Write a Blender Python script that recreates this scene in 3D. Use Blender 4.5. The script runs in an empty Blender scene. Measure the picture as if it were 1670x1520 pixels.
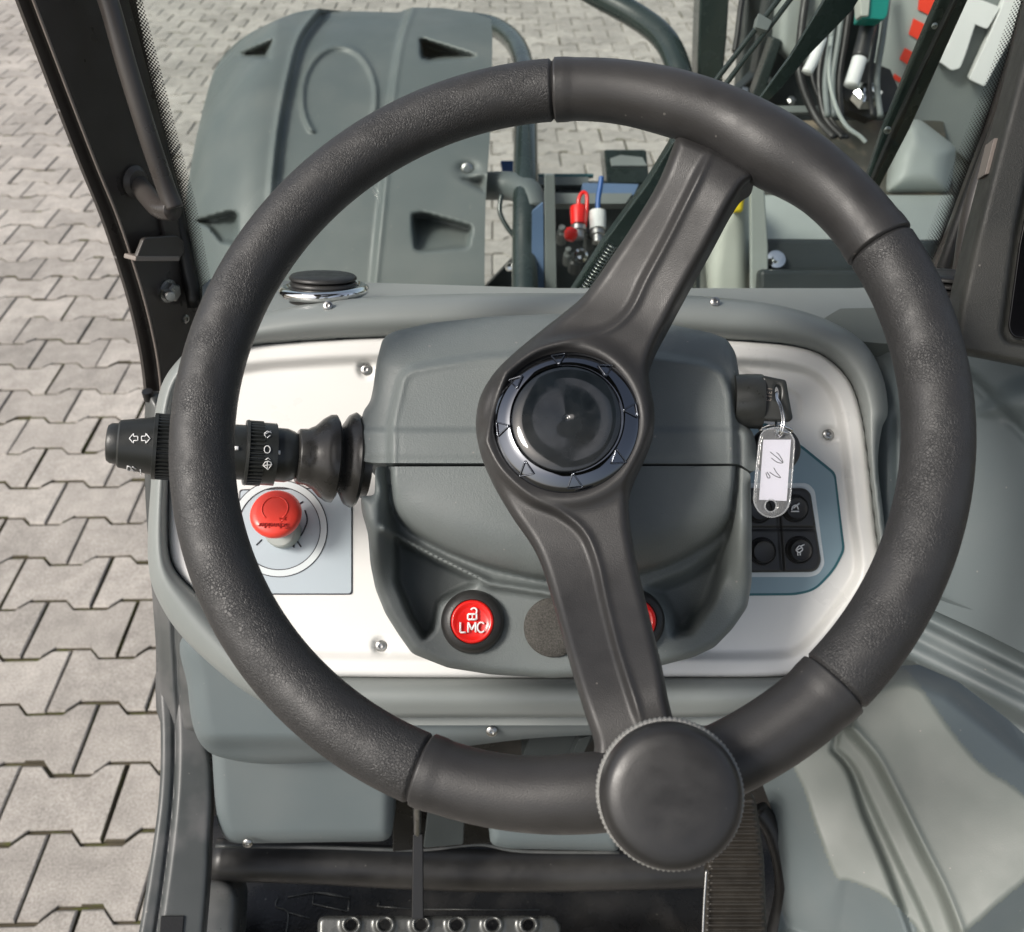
import bpy, math, random
import numpy as np
from mathutils import Vector
random.seed(4); np.random.seed(4)
sc = bpy.context.scene
COL = sc.collection
# ------------------------------------------------------------------ camera, sky, sun
CAM = np.array([0.0, 0.0, 1.55]); PITCH = math.radians(40); YAW = math.radians(1.2)
FW = np.array([math.sin(YAW)*math.cos(PITCH), math.cos(YAW)*math.cos(PITCH), -math.sin(PITCH)])
RT = np.array([math.cos(YAW), -math.sin(YAW), 0.0]); UP = np.cross(RT, FW); DN = -UP
cd = bpy.data.cameras.new('camera'); cam = bpy.data.objects.new('camera', cd); COL.objects.link(cam)
cam.location = CAM; cam.rotation_euler = Vector(FW).to_track_quat('-Z', 'Y').to_euler()
cd.sensor_fit = 'HORIZONTAL'; cd.sensor_width = 36; cd.lens = 36*1500/1670; cd.clip_start = .01; cd.clip_end = 3000
cd.dof.use_dof = True; cd.dof.focus_distance = .56; cd.dof.aperture_fstop = 13
sc.camera = cam
SUN = np.array([-.62, -.36, .70]); SUN /= np.linalg.norm(SUN)
w = bpy.data.worlds.new("World"); sc.world = w; w.use_nodes = True
nt = w.node_tree; sky = nt.nodes.new('ShaderNodeTexSky'); sky.sky_type = 'NISHITA'; sky.sun_disc = False
sky.sun_elevation = math.asin(SUN[2]); sky.sun_rotation = math.atan2(SUN[0], SUN[1])
sky.dust_density = 4; sky.ozone_density = .6; sky.air_density = 1.0
bg = nt.nodes['Background']; bg.inputs[1].default_value = .15; hs = nt.nodes.new('ShaderNodeHueSaturation'); hs.inputs['Saturation'].default_value = .6
nt.links.new(sky.outputs[0], hs.inputs['Color']); nt.links.new(hs.outputs[0], bg.inputs[0])
ld = bpy.data.lights.new('sun', 'SUN'); ld.energy = 2.6; ld.angle = math.radians(14); ld.color = (1, .95, .88)
lo = bpy.data.objects.new('sun', ld); COL.objects.link(lo); lo.rotation_euler = Vector(-SUN).to_track_quat('-Z', 'Y').to_euler()
sc.view_settings.view_transform = 'Standard'; sc.view_settings.look = 'None'
sc.view_settings.exposure = 0.14; sc.view_settings.gamma = 1.0; sc.view_settings.use_curve_mapping = False

# ------------------------------------------------------------------ geometry helpers
def nrm(v): v = np.asarray(v, float); return v/np.linalg.norm(v)
def ray(px, py):
    px = np.asarray(px, float)[..., None]; py = np.asarray(py, float)[..., None]
    return FW + RT*(px-835)/1500 + DN*(py-760)/1500          # depth 1 along the view axis
def W(px, py, D): return CAM + ray(px, py)*D
def camv(x, y, z): return RT*x + DN*y + FW*z
class Plane:
    def __init__(s, p, n): s.p = np.asarray(p, float); s.n = nrm(n)
    def hit(s, px, py, h=0):
        r = ray(px, py); num = ((s.p-CAM)@s.n + np.asarray(h, float))
        return CAM + r*(num/(r@s.n))[..., None]
    def nor(s, P): return np.broadcast_to(s.n, P.shape)
    def frame(s):
        u = nrm(np.cross([0, 0, 1], s.n)) if abs(s.n[2]) < .98 else np.array([1., 0, 0])
        return u, np.cross(s.n, u), s.n
def PE(px, py, D, elev, az=0):     # plane through a point, its normal up by elev and turned az towards the right
    e, a = math.radians(elev), math.radians(az)
    return Plane(W(px, py, D), [math.sin(a)*math.cos(e), -math.cos(a)*math.cos(e), math.sin(e)])
def P3(a, b, c):
    A, B, C_ = W(*a), W(*b), W(*c); n = np.cross(B-A, C_-A)
    if n@nrm((A+B+C_)/3-CAM) > 0: n = -n
    return Plane(A, n)
class Cyl:                         # cylinder along X
    def __init__(s, y, z, R): s.y, s.z, s.R = y, z, R
    def hit(s, px, py, h=0):
        r = ray(px, py); R = s.R+np.asarray(h, float)
        oy, oz = CAM[1]-s.y, CAM[2]-s.z
        a = r[..., 1]**2+r[..., 2]**2; b = oy*r[..., 1]+oz*r[..., 2]; c = oy*oy+oz*oz-R*R
        t = (-b-np.sqrt(np.maximum(b*b-a*c, 0)))/a
        return CAM + r*t[..., None]
    def nor(s, P):
        d = np.stack([0*P[..., 0], P[..., 1]-s.y, P[..., 2]-s.z], -1); return d/np.linalg.norm(d, axis=-1, keepdims=True)
ORG = {}
def mk(name, V, F, mat, parent=None, smooth=True, mats=None):
    V = np.asarray(V, float).reshape(-1, 3)
    org = ORG[parent.name] if parent is not None else V.mean(0)
    me = bpy.data.meshes.new(name); me.from_pydata((V-org).tolist(), [], [list(map(int, f)) for f in F]); me.update()
    o = bpy.data.objects.new(name, me); COL.objects.link(o)
    if parent is not None: o.parent = parent
    else: o.location = org
    ORG[o.name] = org
    if mat is not None: me.materials.append(mat)
    if smooth: me.shade_smooth()
    return o
def empty(name, loc, label, cat, group=None):
    o = bpy.data.objects.new(name, None); COL.objects.link(o); o.location = loc; o.empty_display_size = .02
    ORG[o.name] = np.asarray(loc, float); return tag(o, label, cat, group)
def tag(o, label, cat, group=None):
    o['label'] = label; o['category'] = cat
    if group: o['group'] = group
    return o
def join(parts):
    V = []; F = []; n = 0
    for v, f in parts:
        v = np.asarray(v).reshape(-1, 3); V.append(v); F += [[i+n for i in q] for q in f]; n += len(v)
    return np.concatenate(V), F
def bevel(o, wd=.002, seg=2, ang=35):
    m = o.modifiers.new('bevel', 'BEVEL'); m.width = wd; m.segments = seg; m.limit_method = 'ANGLE'; m.angle_limit = math.radians(ang)
    m.harden_normals = True; return o
def spl(P, n=6, closed=True):
    P = np.asarray(P, float); N = len(P); out = []
    rng = range(N) if closed else range(N-1)
    for i in rng:
        if closed: a, b, c, d = P[(i-1) % N], P[i], P[(i+1) % N], P[(i+2) % N]
        else: a, b, c, d = P[max(i-1, 0)], P[i], P[i+1], P[min(i+2, N-1)]
        for k in range(n):
            t = k/n
            out.append(.5*((2*b)+(c-a)*t+(2*a-5*b+4*c-d)*t*t+(3*b-3*c+d-a)*t**3))
    if not closed: out.append(P[-1])
    return np.array(out)
def rc(P, r=10, n=5):              # polygon with rounded corners
    P = np.asarray(P, float); N = len(P); out = []
    rr = r if hasattr(r, '__len__') else [r]*N
    for i in range(N):
        a, b, c = P[i-1], P[i], P[(i+1) % N]
        la, lc = np.linalg.norm(a-b), np.linalg.norm(c-b); q = min(rr[i], la*.48, lc*.48)
        A = b+(a-b)/la*q; C_ = b+(c-b)/lc*q
        for k in range(n+1):
            t = k/n; out.append((1-t)**2*A+2*t*(1-t)*b+t*t*C_)
    return np.array(out)
def ell(cx, cy, rx, ry=None, n=40, a0=0):
    t = np.linspace(0, 2*np.pi, n, endpoint=False)+a0; ry = ry or rx
    return np.stack([cx+rx*np.cos(t), cy+ry*np.sin(t)], 1)
def dline(X, Y, P):
    P = np.asarray(P, float); d = np.full(X.shape, 1e9)
    for (x0, y0), (x1, y1) in zip(P[:-1], P[1:]):
        dx, dy = x1-x0, y1-y0; L = dx*dx+dy*dy+1e-12
        t = np.clip(((X-x0)*dx+(Y-y0)*dy)/L, 0, 1); d = np.minimum(d, np.hypot(X-x0-t*dx, Y-y0-t*dy))
    return d
def sdf(X, Y, P):
    P = np.asarray(P, float); d = dline(X, Y, np.vstack([P, P[:1]])); ins = np.zeros(X.shape, bool)
    for (x0, y0), (x1, y1) in zip(P, np.roll(P, -1, 0)):
        c = (y0 > Y) != (y1 > Y)
        with np.errstate(divide='ignore', invalid='ignore'): xx = (x1-x0)*(Y-y0)/(y1-y0)+x0
        ins ^= c & (X < xx)
    return np.where(ins, d, -d)
def ss(a, b, x): t = np.clip((np.asarray(x, float)-a)/(b-a), 0, 1); return t*t*(3-2*t)
def rnd(s, r, d): t = 1-np.clip(s/r, 0, 1); return -d*(1-np.sqrt(np.maximum(1-t*t, 0)))
def relief(name, mat, parent, surf, outline, h=None, step=4, thick=.01, holes=(), split=None):
    """a moulded panel: a fine height field over an outline, with side walls of real thickness"""
    outline = np.asarray(outline, float)
    x0, y0 = outline.min(0)-step; x1, y1 = outline.max(0)+step
    xs = np.arange(x0, x1+step, step); ys = np.arange(y0, y1+step, step)
    X, Y = np.meshgrid(xs, ys)
    def SD(X, Y):
        s = sdf(X, Y, outline)
        for q in holes: s = np.minimum(s, -sdf(X, Y, q))
        return s
    S = SD(X, Y); ny, nx = X.shape
    pts = []; idx = {}
    def gv(j, i):
        k = (j, i)
        if k not in idx: idx[k] = len(pts); pts.append((X[j, i], Y[j, i]))
        return idx[k]
    def ev(a, b):
        if a > b: a, b = b, a
        k = (a, b)
        if k not in idx:
            sa, sb = S[a], S[b]; t = sa/(sa-sb); idx[k] = len(pts)
            pts.append((X[a]+(X[b]-X[a])*t, Y[a]+(Y[b]-Y[a])*t))
        return idx[k]
    F = []
    ins = S > 0
    cnt = ins[:-1, :-1].astype(int)+ins[1:, :-1]+ins[:-1, 1:]+ins[1:, 1:]
    for j, i in zip(*np.nonzero(cnt)):
        c = [(j, i), (j+1, i), (j+1, i+1), (j, i+1)]     # ccw seen from the camera (y is down)
        if cnt[j, i] == 4: F.append([gv(*q) for q in c]); continue
        f = []
        for a, b in zip(c, c[1:]+c[:1]):
            if ins[a]: f.append(gv(*a))
            if ins[a] != ins[b]: f.append(ev(a, b))
        if len(f) > 2: F.append(f)
    pts = np.array(pts); px, py = pts[:, 0], pts[:, 1]; s = SD(px, py)
    H = np.zeros(len(px)) if h is None else h(px, py, np.maximum(s, 0))+0*px
    V = surf.hit(px, py, H)
    ec = {}
    for f in F:
        for a, b in zip(f, f[1:]+f[:1]): ec[(a, b)] = 1
    be = [(a, b) for (a, b) in ec if (b, a) not in ec]
    ring = sorted({v for e in be for v in e}); n0 = len(V); m = {v: n0+k for k, v in enumerate(ring)}; K = len(ring)
    top = V[ring]; back = top - surf.nor(top)*thick
    V2 = np.concatenate([V, top, back])
    F2 = [[m[b], m[a], m[a]+K, m[b]+K] for a, b in be]
    if split is None: return mk(name, V2, F+F2, mat, parent)
    outs = []
    cen = np.array([pts[f].mean(0) for f in F]); cen2 = np.array([pts[[a, b]].mean(0) for a, b in be])
    lab = split(cen[:, 0], cen[:, 1]); lab2 = split(cen2[:, 0], cen2[:, 1])
    for k, nm in enumerate(name):
        FF = [f for f, l in zip(F, lab) if l == k]+[f for f, l in zip(F2, lab2) if l == k]
        used = sorted({v for f in FF for v in f}); mm = {v: q for q, v in enumerate(used)}
        outs.append(mk(nm, V2[used], [[mm[v] for v in f] for f in FF], mat, parent))
    return outs
def prism(name, mat, parent, surf, P, thick=.01, off=0, bev=.0015):
    P = np.asarray(P, float)
    ar = np.sum(P[:, 0]*np.roll(P[:, 1], -1)-np.roll(P[:, 0], -1)*P[:, 1])
    if ar > 0: P = P[::-1]
    A = surf.hit(P[:, 0], P[:, 1], off); B = A-surf.nor(A)*thick; n = len(P)
    F = [list(range(n)), list(range(2*n-1, n-1, -1))]+[[i, i+n, (i+1) % n+n, (i+1) % n] for i in range(n)]
    o = mk(name, np.concatenate([A, B]), F, mat, parent, smooth=False)
    if bev: bevel(o, bev, 2)
    return o
def tubev(P, R, seg=16, caps=True, closed=False, flat=1.0):
    P = np.asarray(P, float); N = len(P)
    R = np.full(N, R) if not hasattr(R, '__len__') else np.interp(np.linspace(0, 1, N), np.linspace(0, 1, len(R)), R)
    T = np.roll(P, -1, 0)-np.roll(P, 1, 0) if closed else np.gradient(P, axis=0)
    T /= np.linalg.norm(T, axis=1, keepdims=True)
    u = np.cross(T[0], FW); u = u/np.linalg.norm(u) if np.linalg.norm(u) > .05 else nrm(np.cross(T[0], UP))
    V = []
    t = np.linspace(0, 2*np.pi, seg, endpoint=False)[:, None]
    for i in range(N):
        u = nrm(u-(u@T[i])*T[i]); v = np.cross(T[i], u)
        V.append(P[i]+R[i]*(np.cos(t)*u+flat*np.sin(t)*v))
    V = np.concatenate(V); F = []
    for i in range(N if closed else N-1):
        a, b = i*seg, ((i+1) % N)*seg
        for k in range(seg): F.append([a+k, a+(k+1) % seg, b+(k+1) % seg, b+k])
    if caps and not closed: F += [list(range(seg))[::-1], list(range((N-1)*seg, N*seg))]
    return V, F
def tube(name, mat, parent, P, R, seg=16, n=6, **k):
    P = np.asarray(P, float)
    if len(P) > 2 and n > 1: P = spl(P, n, k.get('closed', False))
    v, f = tubev(P, R, seg, **k); return mk(name, v, f, mat, parent)
def ptube(name, mat, parent, pts, rpx, **k):      # points (px, py, depth), radius in px at the first point's depth
    P = np.array([W(*q) for q in pts]); return tube(name, mat, parent, P, rpx*pts[0][2]/1500, **k)
def lathev(P0, ax, prof, seg=48, ribs=None, up=None):
    ax = nrm(ax); u = np.cross(ax, up if up is not None else UP); u = nrm(u if np.linalg.norm(u) > .05 else np.cross(ax, RT)); v = np.cross(ax, u)
    th = np.linspace(0, 2*np.pi, seg, endpoint=False); V = []; F = []
    for k, (t, r) in enumerate(prof):
        rr = np.full(seg, r)
        if ribs and ribs[0] <= k <= ribs[1]: rr = r*(1-ribs[3]*((np.arange(seg)//(ribs[2])) % 2))
        V.append(np.asarray(P0)+ax*t+(rr*np.cos(th))[:, None]*u+(rr*np.sin(th))[:, None]*v)
    for k in range(len(prof)-1):
        a, b = k*seg, (k+1)*seg
        for i in range(seg): F.append([a+i, a+(i+1) % seg, b+(i+1) % seg, b+i])
    F += [list(range(seg))[::-1], list(range((len(prof)-1)*seg, len(prof)*seg))]
    return np.concatenate(V), F
def sharpen(o, ang=32):
    import bmesh
    bm = bmesh.new(); bm.from_mesh(o.data)
    bmesh.ops.recalc_face_normals(bm, faces=bm.faces)
    for e in bm.edges:
        if len(e.link_faces) == 2 and e.calc_face_angle(0) > math.radians(ang): e.smooth = False
    bm.to_mesh(o.data); bm.free(); return o
def lathe(name, mat, parent, P0, ax, prof, seg=48, ribs=None, sharp=32, up=None):
    v, f = lathev(P0, ax, prof, seg, ribs, up); return sharpen(mk(name, v, f, mat, parent), sharp)
def screw(parent, surf, px, py, rpx=9, off=0, name='screw', mat=None):
    c = surf.hit(px, py, off); D = (c-CAM)@FW; r = rpx*D/1500; n = surf.nor(c)
    o = lathe(name, mat or M['steel'], parent, c, n, [(0, r), (r*.35, r), (r*.55, r*.75), (r*.6, r*.42), (r*.25, r*.36), (r*.2, .0001)], 24)
    return o
def box(name, mat, parent, c, U, V, Wd, a, b, d, bev=.001):
    c = np.asarray(c); U, V, Wd = nrm(U)*a/2, nrm(V)*b/2, nrm(Wd)*d/2
    v = [c+i*U+j*V+k*Wd for i in (-1, 1) for j in (-1, 1) for k in (-1, 1)]
    f = [[0, 1, 3, 2], [4, 6, 7, 5], [0, 4, 5, 1], [2, 3, 7, 6], [0, 2, 6, 4], [1, 5, 7, 3]]
    o = sharpen(mk(name, v, f, mat, parent, smooth=False), 30)
    if bev: bevel(o, bev)
    return o
def text(name, mat, parent, body, c, u, v, size, ext=.0003, bold=.0):
    cu = bpy.data.curves.new(name, 'FONT'); cu.body = body; cu.size = size; cu.align_x = 'CENTER'; cu.align_y = 'CENTER'
    cu.extrude = ext; cu.offset = bold; cu.resolution_u = 4
    t = bpy.data.objects.new(name+'_tmp', cu); COL.objects.link(t); bpy.context.view_layer.update()
    me = bpy.data.meshes.new_from_object(t); bpy.data.objects.remove(t)
    n = np.cross(u, v); V = np.array([q.co[:] for q in me.vertices]); V = c+V[:, :1]*u+V[:, 1:2]*v+V[:, 2:3]*n
    return mk(name, V, [list(p.vertices) for p in me.polygons], mat, parent, smooth=False)

# ------------------------------------------------------------------ materials
M = {}
def mat(key, col, rough=.5, metal=0, bump=0, bscale=900, var=0, vscale=12, coat=0, spec=.5, leather=False, dirt=None, dust=0):
    m = bpy.data.materials.new(key); m.use_nodes = True; t = m.node_tree; b = t.nodes['Principled BSDF']; L = t.links.new
    b.inputs['Base Color'].default_value = (*col, 1); b.inputs['Roughness'].default_value = rough; b.inputs['Metallic'].default_value = metal
    b.inputs['Specular IOR Level'].default_value = spec; b.inputs['Coat Weight'].default_value = coat; b.inputs['Coat Roughness'].default_value = .04
    tc = t.nodes.new('ShaderNodeTexCoord')
    def noise(s, d=4):
        n = t.nodes.new('ShaderNodeTexNoise'); n.inputs['Scale'].default_value = s; n.inputs['Detail'].default_value = d; L(tc.outputs['Object'], n.inputs['Vector']); return n
    if var:
        n = noise(vscale, 5); r = t.nodes.new('ShaderNodeMapRange'); r.inputs['From Min'].default_value = .3; r.inputs['From Max'].default_value = .7
        r.inputs['To Min'].default_value = 1-var; r.inputs['To Max'].default_value = 1+var; L(n.outputs['Fac'], r.inputs['Value'])
        mx = t.nodes.new('ShaderNodeMix'); mx.data_type = 'RGBA'; mx.blend_type = 'MULTIPLY'; mx.inputs['Factor'].default_value = 1
        mx.inputs['A'].default_value = (*col, 1); L(r.outputs['Result'], mx.inputs['B']); L(mx.outputs['Result'], b.inputs['Base Color'])
        r2 = t.nodes.new('ShaderNodeMapRange'); r2.inputs['From Min'].default_value = .3; r2.inputs['From Max'].default_value = .7
        r2.inputs['To Min'].default_value = max(rough-.09, .02); r2.inputs['To Max'].default_value = rough+.09
        n2 = noise(vscale*3.1, 6); L(n2.outputs['Fac'], r2.inputs['Value']); L(r2.outputs['Result'], b.inputs['Roughness'])
        if dirt:
            n3 = noise(vscale*2.3, 8); r3 = t.nodes.new('ShaderNodeMapRange'); r3.inputs['From Min'].default_value = .5; r3.inputs['From Max'].default_value = .72
            L(n3.outputs['Fac'], r3.inputs['Value']); m3 = t.nodes.new('ShaderNodeMix'); m3.data_type = 'RGBA'
            L(r3.outputs['Result'], m3.inputs['Factor']); L(mx.outputs['Result'], m3.inputs['A']); m3.inputs['B'].default_value = (*dirt, 1); L(m3.outputs['Result'], b.inputs['Base Color'])
    if dust:
        lk = b.inputs['Base Color'].links; src = lk[0].from_socket if lk else None
        v0 = t.nodes.new('ShaderNodeTexVoronoi'); v0.inputs['Scale'].default_value = 110; L(tc.outputs['Object'], v0.inputs['Vector'])
        sz = t.nodes.new('ShaderNodeMapRange'); sz.inputs['From Min'].default_value = .55; sz.inputs['To Min'].default_value = 0; sz.inputs['To Max'].default_value = .085
        sx_ = t.nodes.new('ShaderNodeSeparateColor'); L(v0.outputs['Color'], sx_.inputs[0]); L(sx_.outputs[0], sz.inputs['Value'])
        ls = t.nodes.new('ShaderNodeMath'); ls.operation = 'LESS_THAN'; L(v0.outputs['Distance'], ls.inputs[0]); L(sz.outputs['Result'], ls.inputs[1])
        sm = noise(9, 8); sr_ = t.nodes.new('ShaderNodeMapRange'); sr_.inputs['From Min'].default_value = .45; sr_.inputs['From Max'].default_value = .75; sr_.inputs['To Max'].default_value = .16; L(sm.outputs['Fac'], sr_.inputs['Value'])
        ad = t.nodes.new('ShaderNodeMath'); ad.operation = 'MULTIPLY_ADD'; ad.inputs[1].default_value = .7; L(ls.outputs[0], ad.inputs[0]); L(sr_.outputs['Result'], ad.inputs[2])
        fd = t.nodes.new('ShaderNodeMath'); fd.operation = 'MULTIPLY'; fd.use_clamp = True; fd.inputs[1].default_value = dust; L(ad.outputs[0], fd.inputs[0])
        md = t.nodes.new('ShaderNodeMix'); md.data_type = 'RGBA'; L(fd.outputs[0], md.inputs['Factor']); md.inputs['A'].default_value = (*col, 1); md.inputs['B'].default_value = (.33, .31, .28, 1)
        if src: L(src, md.inputs['A'])
        L(md.outputs['Result'], b.inputs['Base Color'])
    if leather:
        v = t.nodes.new('ShaderNodeTexVoronoi'); v.feature = 'DISTANCE_TO_EDGE'; v.inputs['Scale'].default_value = 640
        nz = noise(260, 3); mxv = t.nodes.new('ShaderNodeMix'); mxv.data_type = 'VECTOR'; mxv.inputs['Factor'].default_value = .0035
        L(tc.outputs['Object'], mxv.inputs['A']); L(nz.outputs['Color'], mxv.inputs['B']); L(mxv.outputs['Result'], v.inputs['Vector'])
        cr = t.nodes.new('ShaderNodeMapRange'); cr.inputs['From Max'].default_value = .16; L(v.outputs['Distance'], cr.inputs['Value'])
        big = noise(45, 2); mr = t.nodes.new('ShaderNodeMapRange'); mr.inputs['From Min'].default_value = .35; mr.inputs['From Max'].default_value = .65
        mr.inputs['To Min'].default_value = .10; mr.inputs['To Max'].default_value = .48; L(big.outputs['Fac'], mr.inputs['Value'])
        bp = t.nodes.new('ShaderNodeBump'); bp.inputs['Distance'].default_value = .0006; L(mr.outputs['Result'], bp.inputs['Strength']); L(cr.outputs['Result'], bp.inputs['Height'])
        fn = noise(1500, 3); bp2 = t.nodes.new('ShaderNodeBump'); bp2.inputs['Distance'].default_value = .0005; bp2.inputs['Strength'].default_value = .35
        L(fn.outputs['Fac'], bp2.inputs['Height']); L(bp.outputs['Normal'], bp2.inputs['Normal']); L(bp2.outputs['Normal'], b.inputs['Normal'])
    elif bump:
        n = noise(bscale, 3); bp = t.nodes.new('ShaderNodeBump'); bp.inputs['Strength'].default_value = bump; bp.inputs['Distance'].default_value = .0006
        L(n.outputs['Fac'], bp.inputs['Height']); L(bp.outputs['Normal'], b.inputs['Normal'])
    M[key] = m; return m
mat('leather', (.0265, .0262, .0265), .48, leather=True, var=.10, vscale=40)
mat('wheel_plastic', (.0275, .0268, .027), .44, bump=.22, bscale=1600, var=.07, vscale=25, dust=0.35)
mat('knob_plastic', (.020, .0197, .020), .40, bump=.1, bscale=1800, var=.06, vscale=30, dust=0.3)
mat('knob_edge', (.22, .22, .21), .6, bump=.3, bscale=1500)
mat('gloss_black', (.13, .14, .16), .06, metal=1, coat=.5)
mat('gloss_disc', (.008, .011, .014), .07, coat=.3, var=.3, vscale=60, dirt=(.012, .015, .018), dust=0.5)
mat('pod', (.150, .170, .169), .5, bump=.45, bscale=1100, var=.05, vscale=18, dust=0.8)
mat('surround', (.225, .245, .238), .42, bump=.1, bscale=1500, var=.04, vscale=9, dust=0.6)
mat('white_panel', (.74, .735, .71), .34, bump=.04, bscale=900, var=.025, vscale=8)
mat('console', (.122, .148, .154), .5, bump=.12, bscale=900, var=.05, vscale=7, dust=0.8)
mat('console_pale', (.148, .168, .155), .5, bump=.12, bscale=900, var=.05, vscale=7, dust=0.8)  # paler console grey; on the flank it paints the sunlit patches
mat('label_blue', (.42, .48, .52), .35, var=.03)
mat('label_teal', (.25, .35, .40), .35, var=.03)
mat('teal_line', (.03, .13, .15), .4)
mat('label_ring', (.62, .67, .68), .4)
mat('black_rubber', (.018, .018, .018), .42, bump=.15, bscale=700, var=.12, vscale=30, dust=0.5)
mat('stalk', (.022, .024, .023), .36, bump=.1, bscale=1500, var=.08, vscale=60, dust=0.3)
mat('boot', (.035, .034, .032), .3, var=.15, vscale=40)
mat('red', (.78, .012, .008), .3, coat=.25)
mat('estop_red', (.80, .06, .04), .38, bump=.08, bscale=700, var=.06, vscale=60)
mat('red_dark', (.34, .012, .008), .5)
mat('white_ink', (.85, .85, .85), .5)
mat('black_ink', (.02, .02, .03), .5)
mat('paper', (.74, .72, .80), .7)
mat('steel', (.42, .42, .41), .34, metal=1, bump=.1, bscale=600, var=.15, vscale=80)
mat('chrome', (.82, .82, .82), .08, metal=1)
mat("frame", (.046, .041, .038), .34, bump=.08, bscale=900, var=.10, vscale=14, dust=0.4)
mat('frame_edge', (.22, .19, .17), .4)
mat('sill', (.06, .066, .066), .34, bump=.06, bscale=900, var=.10, vscale=10, dirt=(.11, .11, .11), dust=0.7)
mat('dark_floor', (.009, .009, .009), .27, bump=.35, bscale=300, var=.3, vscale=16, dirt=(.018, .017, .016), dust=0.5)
mat('seal', (.01, .01, .01), .4, bump=.2, bscale=500)
mat('mudguard', (.100, .117, .117), .48, bump=.2, bscale=500, var=.06, vscale=5, dust=1.0)
mat('tube_black', (.02, .03, .028), .25, coat=.3, var=.1)
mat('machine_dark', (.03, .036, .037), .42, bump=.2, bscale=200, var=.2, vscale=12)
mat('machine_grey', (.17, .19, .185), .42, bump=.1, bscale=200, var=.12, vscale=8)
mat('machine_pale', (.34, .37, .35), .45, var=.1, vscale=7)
mat('muddy', (.075, .072, .06), .4, bump=.5, bscale=60, var=.5, vscale=11, dirt=(.22, .18, .13))
mat('white_paint', (.75, .76, .74), .35, var=.04)
mat('warn_red', (.80, .05, .02), .4)
mat('teal', (.01, .22, .18), .35)
mat('blue', (.02, .09, .30), .35)
mat('blue_grey', (.10, .16, .27), .4, var=.1)
mat('yellow', (.80, .62, .02), .4)
mat('pale_plastic', (.45, .47, .42), .4, var=.08, vscale=9)
mat('foam', (.065, .062, .056), .9, bump=1, bscale=1100, var=.45, vscale=900)
mat('pedal_steel', (.085, .088, .085), .25, metal=.5, bump=.1, bscale=500, var=.2, vscale=25)
mat('grooved', (.024, .021, .017), .42, bump=.3, bscale=500, var=.3, vscale=40)
mat('monitor_frame', (.030, .031, .028), .5, bump=.5, bscale=1300, var=.06, vscale=20, dust=0.6)
mat('screen', (.004, .004, .005), .05)
mat('moss_joint', (.075, .062, .04), .9, bump=1, bscale=90, var=.35, vscale=9, dirt=(.085, .10, .01))
def clear_mat(key, tint, gl=.06, rough=.02):
    m = bpy.data.materials.new(key); m.use_nodes = True; t = m.node_tree; t.nodes.clear(); L = t.links.new
    o = t.nodes.new('ShaderNodeOutputMaterial'); mx = t.nodes.new('ShaderNodeMixShader'); tr = t.nodes.new('ShaderNodeBsdfTransparent'); g = t.nodes.new('ShaderNodeBsdfGlossy')
    fr = t.nodes.new('ShaderNodeLayerWeight'); fr.inputs['Blend'].default_value = gl; mr = t.nodes.new('ShaderNodeMath'); mr.operation = 'MULTIPLY_ADD'
    mr.inputs[1].default_value = .8; mr.inputs[2].default_value = gl*.5; L(fr.outputs['Fresnel'], mr.inputs[0])
    tr.inputs[0].default_value = (*tint, 1); g.inputs['Roughness'].default_value = rough; L(mr.outputs[0], mx.inputs[0]); L(tr.outputs[0], mx.inputs[1]); L(g.outputs[0], mx.inputs[2]); L(mx.outputs[0], o.inputs[0])
    M[key] = m; return m
def whiten_for_highlights(m, f):
    t = m.node_tree; o = next(n for n in t.nodes if n.type == 'OUTPUT_MATERIAL'); src = o.inputs[0].links[0].from_socket
    mx = t.nodes.new('ShaderNodeMixShader'); d = t.nodes.new('ShaderNodeBsdfDiffuse'); d.inputs[0].default_value = (.8, .82, .84, 1)
    mx.inputs[0].default_value = f; t.links.new(src, mx.inputs[1]); t.links.new(d.outputs[0], mx.inputs[2]); t.links.new(mx.outputs[0], o.inputs[0])
clear_mat('glass', (.925, .96, .945), .04); clear_mat('clear_plastic', (.96, .965, .97), .10, .08)
whiten_for_highlights(M['clear_plastic'], .16)  # even whitening stands in for highlights on the clear tag
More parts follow.
